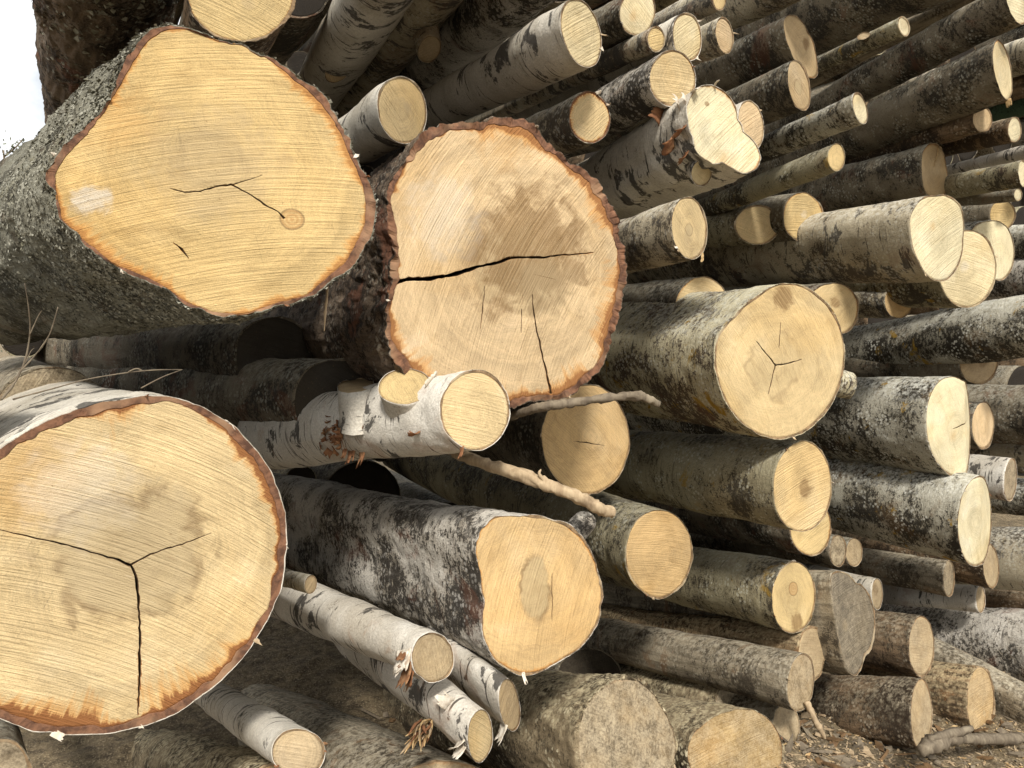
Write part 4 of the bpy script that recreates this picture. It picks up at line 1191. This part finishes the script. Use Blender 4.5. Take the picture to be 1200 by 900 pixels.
# ------------------------------------------------------------------ logs deeper in the stack, dark between the nearer ones
def fill_deep():
    rng = random.Random(11)
    taken = []
    for c, ax, r, L in CIRCLES:
        for dep in (3.9,):
            t = (dep - c.y) / ax.y
            if t > -0.2:
                p = c + ax * t
                taken.append((dep, p.x, p.z, r))
    circ = [(x, z, r) for d, x, z, r in taken ]
    placed = []
    for rad in (0.22, 0.18, 0.14, 0.11, 0.08):
        for _ in range(1500):
            x, z = rng.uniform(-1.6, 8.2), rng.uniform(rad, 4.2)
            if x < 0.15 + rad and z > 1.75:
                continue
            if all((x - a) ** 2 + (z - b) ** 2 > (rad + q * 0.97) ** 2 for a, b, q in circ):
                circ.append((x, z, rad))
                placed.append((x, z, rad))
    return placed


FRONT = []
for b_ in LOGS.values():
    g_ = b_['P'][::4, ::4].reshape(-1, 3)
    nr_, nc_ = b_['P'][::4, ::4].shape[:2]
    vs_ = [b_['M'] @ Vector(q) for q in g_] + [b_['c']]
    fs_ = [(i_ * nc_ + j_, i_ * nc_ + (j_ + 1) % nc_, (i_ + 1) * nc_ + (j_ + 1) % nc_, (i_ + 1) * nc_ + j_) for i_ in range(nr_ - 1) for j_ in range(nc_)]
    fs_ += [(j_, (j_ + 1) % nc_, len(vs_) - 1) for j_ in range(nc_)]
    FRONT.append(BVHTree.FromPolygons(vs_, fs_))


def in_sight(p):
    d = p - CAM_POS
    n = d.length
    d.normalize()
    for t in FRONT:
        if t.ray_cast(CAM_POS, d, n - 0.01)[0] is not None:
            return False
    return True


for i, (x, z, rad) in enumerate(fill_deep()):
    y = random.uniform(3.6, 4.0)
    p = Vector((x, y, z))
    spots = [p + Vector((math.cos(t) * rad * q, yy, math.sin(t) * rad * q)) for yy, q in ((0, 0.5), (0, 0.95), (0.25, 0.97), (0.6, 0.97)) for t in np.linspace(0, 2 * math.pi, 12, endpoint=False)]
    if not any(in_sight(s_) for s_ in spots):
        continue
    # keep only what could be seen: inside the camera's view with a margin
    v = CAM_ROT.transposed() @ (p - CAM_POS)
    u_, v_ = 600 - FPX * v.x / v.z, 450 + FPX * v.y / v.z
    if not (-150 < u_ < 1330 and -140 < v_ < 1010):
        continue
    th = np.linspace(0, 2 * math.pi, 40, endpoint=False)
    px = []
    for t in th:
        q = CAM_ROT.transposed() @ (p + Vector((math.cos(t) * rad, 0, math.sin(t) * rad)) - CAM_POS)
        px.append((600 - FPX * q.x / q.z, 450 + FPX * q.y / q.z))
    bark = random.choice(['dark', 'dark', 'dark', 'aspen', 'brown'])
    body = make_log_body(px, p, Vector((random.uniform(-.02, .02), 1, random.uniform(-.02, .02))), bark, 2.0, 'gap_shade', tilt=(0, 0), res=0.45, old=0.0, stain=0.0, checks=0.0, plain=True)
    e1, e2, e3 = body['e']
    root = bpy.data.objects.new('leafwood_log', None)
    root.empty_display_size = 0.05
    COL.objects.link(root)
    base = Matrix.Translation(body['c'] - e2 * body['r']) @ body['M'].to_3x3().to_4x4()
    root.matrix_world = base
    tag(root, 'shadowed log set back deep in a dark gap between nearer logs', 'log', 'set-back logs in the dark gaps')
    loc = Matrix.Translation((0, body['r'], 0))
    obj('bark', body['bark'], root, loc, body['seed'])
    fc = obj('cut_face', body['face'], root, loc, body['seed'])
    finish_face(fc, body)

# ------------------------------------------------------------------ lichen tufts on the huge log
def lichen_tufts(key, count, smax, size, name='lichen'):
    b = LOGS[key]
    P = b['P']
    rng = np.random.RandomState(3)
    rows = np.where(b['S'][:, 0] < smax)[0]
    ri = rows[(rng.rand(count) ** 1.0 * len(rows)).astype(int)]
    ci = rng.randint(0, P.shape[1], count)
    base = P[ri, ci]
    nrm = base * np.array([1, 1, 0])
    nrm /= np.linalg.norm(nrm, axis=1)[:, None]
    vs, fs = [], []
    for i in range(count):
        c, n = base[i], nrm[i]
        sz = size * (0.4 + rng.rand() ** 2 * 1.3)
        t1 = np.cross(n, rng.randn(3))
        t1 /= np.linalg.norm(t1) + 1e-9
        t2 = np.cross(n, t1)
        k = len(vs)
        m = 4
        for j in range(m):
            a = 2 * math.pi * j / m + rng.rand()
            vs.append(c + (t1 * math.cos(a) + t2 * math.sin(a)) * sz * (0.4 + 0.7 * rng.rand()) + n * sz * (rng.rand() * 1.1 - 0.2))
        vs.append(c + n * sz * (0.2 + 0.5 * rng.rand()))
        for j in range(m):
            fs.append((k + j, k + (j + 1) % m, k + m))
    me = mesh_from(name, np.array(vs), [np.array(fs)], [M_LICHEN], smooth=False)
    o = obj(name, me, b['root'], Matrix.Translation((0, b['r'], 0)))
    o['kind'] = 'stuff'


def lichen_mat():
    m, nt, b = new_mat('lichen_tuft')
    k = NT(nt)
    co = k.n('ShaderNodeTexCoord').outputs['Object']
    n = k.noise(co, 90.0, 3.0, 0.6)
    n2 = k.noise(co, 9.0, 3.0, 0.6)
    col = k.mix(k.ramp(n, 0.3, 0.7), (0.14, 0.13, 0.095), (0.36, 0.345, 0.28))
    col = k.mix(k.ramp(n2, 0.45, 0.65, 0, 0.7), col, (0.13, 0.118, 0.075))
    k.link(col, b.inputs['Base Color'])
    return m


M_LICHEN = lichen_mat()
lichen_tufts('L1', 22000, 0.75, 0.0038)
lichen_tufts('U0', 1500, 0.8, 0.007)

# ------------------------------------------------------------------ torn bark on some logs
DOWN = (0.1, -0.15, -1)
_r = random.Random(3)
for i in range(26):
    u, v = _r.gauss(398, 11), _r.gauss(506, 13)
    flake_at('L4', u, v, _r.uniform(0.012, 0.034), _r.uniform(0.012, 0.036), (_r.uniform(-1, 1), _r.uniform(-1, 0), _r.uniform(-1, 0.5)), M_FLAKE_BROWN, _r.uniform(1.2, 3.0), seed=i, ragged=0.7, lift=_r.uniform(0.1, 0.8))
for i, (u, v, w, h) in enumerate([(412, 528, 0.03, 0.04), (424, 530, 0.022, 0.05), (541, 524, 0.012, 0.03), (404, 526, 0.02, 0.03)]):
    flake_at('L4', u, v, w, h, DOWN, M_FLAKE_BROWN, 0.9, seed=31 + i, ragged=0.7, lift=0.1)
flake_at('L4', 505, 446, 0.05, 0.014, (0.2, -0.7, 0.3), M_FLAKE_WHITE, 1.5, seed=36)
for i, (u, v, w, h, d, m, c) in enumerate([
    (385, 772, 0.055, 0.06, (0.25, -0.35, -0.9), M_FLAKE_WHITE, 0.9), (405, 780, 0.04, 0.05, (0.35, -0.3, -0.9), M_FLAKE_WHITE, 1.3),
    (362, 768, 0.03, 0.025, (0, -0.3, -1), M_FLAKE_BROWN, 1.0), (442, 800, 0.045, 0.06, (0.3, -0.3, -0.9), M_FLAKE_BROWN, 1.0),
    (452, 816, 0.035, 0.05, (0.2, -0.3, -1), M_FLAKE_BROWN, 0.6), (418, 790, 0.03, 0.03, (0.1, -0.3, -1), M_FLAKE_BROWN, 0.8)]):
    flake_at('B1', u, v, w, h, d, m, c, seed=20 + i)
for i, (u, v, w, h, d, m, c) in enumerate([
    (540, 868, 0.045, 0.04, (-0.3, -0.5, -0.8), M_FLAKE_WHITE, 1.6), (532, 880, 0.03, 0.035, (-0.2, -0.2, -1), M_FLAKE_WHITE, 1.0),
    (527, 825, 0.03, 0.05, (-0.4, -0.7, 0.3), M_FLAKE_WHITE, 1.4)]):
    flake_at('B2', u, v, w, h, d, m, c, seed=40 + i)
flake_at('B3', 588, 852, 0.03, 0.05, (0.05, -0.15, -1), M_FLAKE_WHITE, 0.8, seed=47)
for i, (u, v, w, h, d, m, c) in enumerate([
    (803, 118, 0.03, 0.025, (0.1, -0.8, 0.6), M_FLAKE_WHITE, 1.8), (795, 126, 0.04, 0.045, (0.1, -0.7, 0.5), M_FLAKE_WHITE, 1.5),
    (775, 138, 0.05, 0.05, (-0.3, -0.8, 0.3), M_FLAKE_BROWN, 1.8), (800, 150, 0.03, 0.06, (-0.1, -0.6, -0.8), M_FLAKE_BROWN, 1.2),
    (790, 165, 0.04, 0.06, (-0.3, -0.6, -0.7), M_FLAKE_BROWN, 1.4), (803, 180, 0.03, 0.05, (0.1, -0.5, -0.9), M_FLAKE_BROWN, 1.4),
    (815, 102, 0.02, 0.03, (-0.3, -0.5, 0.8), M_FLAKE_WHITE, 1.2), (840, 101, 0.006, 0.03, (-0.2, -0.4, 0.9), M_FLAKE_WHITE, 1.0)]):
    flake_at('U13', u, v, w, h, d, m, c, seed=60 + i)
flake_at('L6', 700, 742, 0.012, 0.03, (0.9, -0.2, 0.15), M_FLAKE_BROWN, 2.6, seed=80)
flake_at('L6', 613, 789, 0.008, 0.03, DOWN, M_FLAKE_WHITE, 0.6, seed=81)
flake_at('L3', 266, 492, 0.02, 0.03, (0.9, -0.2, -0.1), M_FLAKE_WHITE, 0.8, seed=82)
flake_at('L3', 62, 860, 0.012, 0.035, (0.7, -0.2, -0.6), M_FLAKE_WHITE, 1.0, seed=83)
flake_at('U26', 1098, 172, 0.02, 0.10, (-0.05, -0.2, -1), M_SPLIT, 0.5, seed=84, name='peeled_sliver')
flake_at('U18', 828, 300, 0.008, 0.03, (0.2, -0.2, -1), M_SPLIT, 0.7, seed=85)
flake_at('U23', 1184, 116, 0.02, 0.03, DOWN, M_SPLIT, 0.4, seed=86)

# little curls and tags of bark left standing on the rims of many cuts
_r = random.Random(17)
for key in ('L1', 'L5', 'L7', 'L8', 'L9', 'L11', 'L12', 'L14', 'L15', 'U1', 'U5', 'U6', 'U7', 'U8', 'U10', 'U11', 'U12', 'U14', 'U16', 'U18', 'L33', 'L34', 'L37', 'L38', 'L3', 'L2', 'B4'):
    bd = LOGS[key]
    for q in range(_r.choice((1, 2, 2, 3)) + (3 if key in ('L1', 'L2', 'L3') else 0)):
        j = _r.randrange(bd['P'].shape[1])
        pw = bd['M'] @ Vector(bd['P'][0, j])
        out = (pw - bd['c']).normalized()
        e3 = bd['e'][2]
        y = (out * _r.uniform(0.2, 1) + e3 * _r.uniform(0.1, 0.7) + Vector((_r.uniform(-.6, .6), 0, _r.uniform(-.9, .3)))).normalized()
        x = y.cross(e3).normalized()
        z = x.cross(y)
        M = Matrix.Translation(pw - y * 0.003) @ Matrix((x, y, z)).transposed().to_4x4()
        sheet('bark_flake', bd['root'], bd['inv'] @ M, _r.uniform(0.003, 0.010), _r.uniform(0.008, 0.024), _r.choice((M_FLAKE_WHITE, M_STICK, M_FLAKE_BROWN)), _r.uniform(0.3, 1.8), 0.8, seed=_r.randrange(9999), nx=4, ny=6)

# ------------------------------------------------------------------ loose sticks, twigs and splinters
def stick(name, label, pts, rads, mat, cat='stick', side=(), n=10, ends=None):
    P = [at(u, v, Y0 + d) for u, v, d in pts]
    sc = [(at(u + 1, v, Y0 + d) - at(u, v, Y0 + d)).length for u, v, d in pts]
    me = tube_mesh([tuple(p) for p in P], [r * s for r, s in zip(rads, sc)], n, mat, name)
    o = obj(name, me)
    shift_root(me, o, P[0])
    tag(o, label, cat)
    for sp, sr in side:
        Q = [at(u, v, Y0 + d) for u, v, d in sp]
        sc2 = [(at(u + 1, v, Y0 + d) - at(u, v, Y0 + d)).length for u, v, d in sp]
        m2 = tube_mesh([tuple(p) for p in Q], [r * s for r, s in zip(sr, sc2)], 6, mat, 'side_shoot')
        m2.transform(Matrix.Translation(-P[0]))
        obj('side_shoot', m2, o)
    return o


stick('stick', 'pale peeled stick with broken tip poking out above the bean-shaped log',
      [(530, 528, 0.25), (560, 541, 0.10), (600, 553, 0.0), (640, 568, -0.06), (680, 584, -0.10), (705, 597, -0.12), (719, 603, -0.125)], [5.5, 6, 6.2, 6.2, 6.2, 6.2, 3.5], M_STICK, n=18,
      side=[([(640, 566, -0.06), (632, 556, -0.06), (634, 550, -0.06)], [3, 1.6, 0.6]), ([(700, 595, -0.115), (716, 596, -0.12), (721, 602, -0.125)], [4, 3, 0.8])])
stick('stick', 'grey knotty twig jutting out in front of the shaded orange face below the scaly log',
      [(598, 488, 0.10), (630, 478, -0.02), (655, 474, -0.04), (685, 470, -0.06), (715, 466, -0.08), (745, 464, -0.10), (758, 467, -0.105), (772, 474, -0.11)], [4.5, 4.5, 5, 4, 3.8, 4.4, 4.2, 3.2], M_TWIG, n=16)
stick('twig', 'thin upright dead twig with side shoots at the left edge above the largest log',
      [(2, 468, -0.02), (18, 447, 0.02), (30, 420, 0.03), (35, 390, 0.02), (34, 365, 0.0), (29, 332, -0.02)], [1.9, 1.7, 1.4, 1.1, 0.9, 0.5], M_TWIG, cat='twig', n=6,
      side=[([(24, 435, 0.02), (42, 415, 0.02), (58, 392, 0.0), (68, 360, -0.02)], [1.3, 1.1, 0.9, 0.6]), ([(35, 392, 0.02), (44, 372, 0.01), (49, 364, 0.0)], [0.8, 0.6, 0.4]),
            ([(30, 425, 0.02), (36, 412, 0.02), (40, 408, 0.02)], [0.8, 0.6, 0.4])])
stick('twig', 'thin pale twig lying across the dark gap above the largest round log',
      [(15, 468, 0.0), (60, 456, 0.02), (100, 445, 0.05), (140, 438, 0.06), (175, 434, 0.06), (213, 433, 0.07)], [1.3, 1.2, 1.0, 0.9, 0.8, 0.5], M_TWIG, cat='twig', n=6,
      side=[([(165, 455, 0.06), (190, 442, 0.06), (214, 433, 0.07)], [0.9, 0.8, 0.5]), ([(150, 436, 0.06), (160, 432, 0.05), (168, 435, 0.05)], [0.8, 1.0, 0.5])])
stick('splinter', 'short pale splinter hanging under the pear-shaped face', [(384, 333, 0.0), (383, 350, 0.0), (381, 368, 0.0), (380, 388, 0.0)], [1.0, 1.6, 1.4, 0.8], M_STICK, cat='splinter', n=5)
stick('stick', 'pale sliver of wood standing on the ground near the dull tan end', [(945, 822, 0.0), (952, 838, -0.02), (960, 852, -0.03), (967, 866, -0.04)], [2.2, 2.6, 2.6, 1.0], M_STICK, n=5)
stick('stick', 'grey broken branch lying on the ground in the lower right', [(1080, 878, -0.22), (1095, 872, -0.2), (1112, 866, -0.18), (1140, 866, -0.14), (1175, 866, -0.12), (1215, 867, -0.12)],
      [4, 6, 4.5, 3, 3.5, 3], M_TWIG, side=[([(1090, 866, -0.21), (1110, 861, -0.19), (1138, 854, -0.17)], [2, 3.5, 2])], n=12)


def splinters():
    """the frayed fibres torn out under the forked birch: one bunch, each fibre its own part"""
    o = bpy.data.objects.new('torn_wood_fibres', None)
    o.empty_display_size = 0.03
    COL.objects.link(o)
    b0 = at(497, 852, Y0 - 0.06)
    o.location = b0
    tag(o, 'bunch of torn orange-brown wood fibres under the ragged birch stem', 'splinters')
    rng = random.Random(5)
    for i in range(26):
        u0, v0 = rng.uniform(488, 512), rng.uniform(842, 858)
        a = rng.uniform(-0.5, 1.0)
        ln = rng.uniform(18, 44)
        u1, v1 = u0 - ln * (0.2 + 0.7 * a), v0 + ln * rng.uniform(0.35, 0.8)
        p, q = at(u0, v0, Y0 - 0.03), at(u1, v1, Y0 - 0.06 - rng.random() * 0.07)
        mid = p.lerp(q, 0.5) + Vector((rng.uniform(-1, 1), rng.uniform(-1, 1), rng.uniform(0, 1))) * 0.006
        me = tube_mesh([tuple(p), tuple(mid), tuple(q)], [0.0025, rng.uniform(0.002, 0.005), 0.0006], 5, rng.choice([M_SPLIT, M_SPLIT, M_FLAKE_BROWN, M_STICK]), 'fibre', sub=3)
        me.transform(Matrix.Translation(-b0))
        obj('fibre', me, o)


splinters()

# ------------------------------------------------------------------ chips and bark litter on the ground and on the low logs
def chips(name, label, n, box, zf, size, mats, seed):
    rng = np.random.RandomState(seed)
    vs, fs, mi = [], [], []
    xy = rng.rand(n, 2) * np.array([box[1] - box[0], box[3] - box[2]]) + np.array([box[0], box[2]])
    zs = zf(xy[:, 0], xy[:, 1])
    for i in range(n):
        x, y = xy[i]
        z = zs[i]
        l, w, t = size * (0.4 + 1.6 * rng.rand() ** 2), size * (0.15 + 0.35 * rng.rand()), size * 0.08 * (0.5 + rng.rand())
        yaw, pit, rol = rng.rand() * 6.28, rng.randn() * 0.25, rng.randn() * 0.4
        from_m = Matrix.Translation((x, y, z + t)) @ Matrix.Rotation(yaw, 4, 'Z') @ Matrix.Rotation(pit, 4, 'Y') @ Matrix.Rotation(rol, 4, 'X')
        k = len(vs)
        for sx, sy in ((-1, -0.6), (0.2, -1), (1, 0.1), (-0.3, 1)):
            a, b = sx * l / 2 * rng.uniform(0.6, 1), sy * w / 2 * rng.uniform(0.6, 1)
            vs.append(from_m @ Vector((a, b, t / 2)))
            vs.append(from_m @ Vector((a, b, -t / 2)))
        fs += [(k, k + 2, k + 4, k + 6), (k + 7, k + 5, k + 3, k + 1)] + [(k + 2 * j, k + 2 * j + 1, k + (2 * j + 3) % 8, k + (2 * j + 2) % 8) for j in range(4)]
        mi += [rng.randint(len(mats))] * 6
    me = mesh_from(name, np.array([tuple(v) for v in vs]), [np.array(fs)], mats, [np.array(mi)], smooth=False)
    o = obj(name, me)
    tag(o, label, name.replace('_', ' '), kind='stuff')


def ground_z(x, y):
    t = np.clip((2.55 - x) / 0.95, 0, 1)
    return 0.2 * t * t * (3 - 2 * t) * np.clip((1.95 - y) / 0.45, 0, 1) + 0.05 * fbm(np.stack([x * 1.7, y * 1.7, x * 0 + 2.0], -1), 3, 2) + 0.035 * fbm(np.stack([x * 12, y * 12, x * 0 + 2.0], -1), 3, 8)


chips('wood_chips', 'sawdust, wood chips and bark scraps littering the ground', 9000, (0.9, 3.6, 0.85, 1.9), ground_z, 0.022, [M_STICK, M_SPLIT, M_TWIG, M_STICK, M_TWIG, M_STICK], 4)

chips('bark_scraps', 'torn bark scraps and dirt lying on the ground under the stack', 1500, (-0.4, 3.6, 0.95, 2.6), ground_z, 0.075, [M_TWIG, M_CRACK, M_TWIG, M_STICK, M_CRACK, M_TWIG], 8)

# ------------------------------------------------------------------ a young tree far behind, its tip showing in the gap of sky
def sapling(u, v, y, label):
    top = at(u, v, y)
    root = bpy.data.objects.new('young_tree', None)
    root.location = (top.x, top.y, 0)
    COL.objects.link(root)
    tag(root, label, 'tree')
    H = top.z
    rng = np.random.RandomState(9)
    mt, nt, b = new_mat('leaf')
    b.inputs['Base Color'].default_value = (0.15, 0.16, 0.11, 1)
    tr = tube_mesh([(0, 0, 0), (0.1, 0, H * 0.4), (0.02, 0.05, H * 0.8), (0, 0, H)], [0.07, 0.05, 0.025, 0.012], 8, M_TWIG, 'trunk')
    obj('trunk', tr, root)
    vs, fs = [], []
    for i in range(42):
        z0 = H * (0.25 + 0.75 * rng.rand())
        a = rng.rand() * 6.28
        ln = (H - z0) * 0.42 + 0.25
        d = np.array([math.cos(a), math.sin(a), 0.75 + 0.3 * rng.rand()])
        pts = [np.array([0, 0, z0]) + d * ln * t + np.array([0, 0, 0.1 * t * t]) for t in (0, 0.5, 1)]
        lm = tube_mesh([tuple(p) for p in pts], [0.016, 0.011, 0.007], 5, M_TWIG, 'limb', sub=3)
        obj('limb', lm, root)
        for j in range(70):
            t = rng.rand()
            c = np.array([0, 0, z0]) + d * ln * t + rng.randn(3) * 0.09
            s = 0.022 + 0.02 * rng.rand()
            e, f = rng.randn(3), rng.randn(3)
            e, f = e / np.linalg.norm(e) * s, f / np.linalg.norm(f) * s * 0.6
            k = len(vs)
            vs += [c - e, c + f, c + e, c - f]
            fs.append((k, k + 1, k + 2, k + 3))
    me = mesh_from('crown', np.array(vs), [np.array(fs)], [mt], smooth=False)
    o = obj('crown', me, root)


sapling(4, 176, 14.0, 'young leafy tree tip in the strip of sky at the left edge')
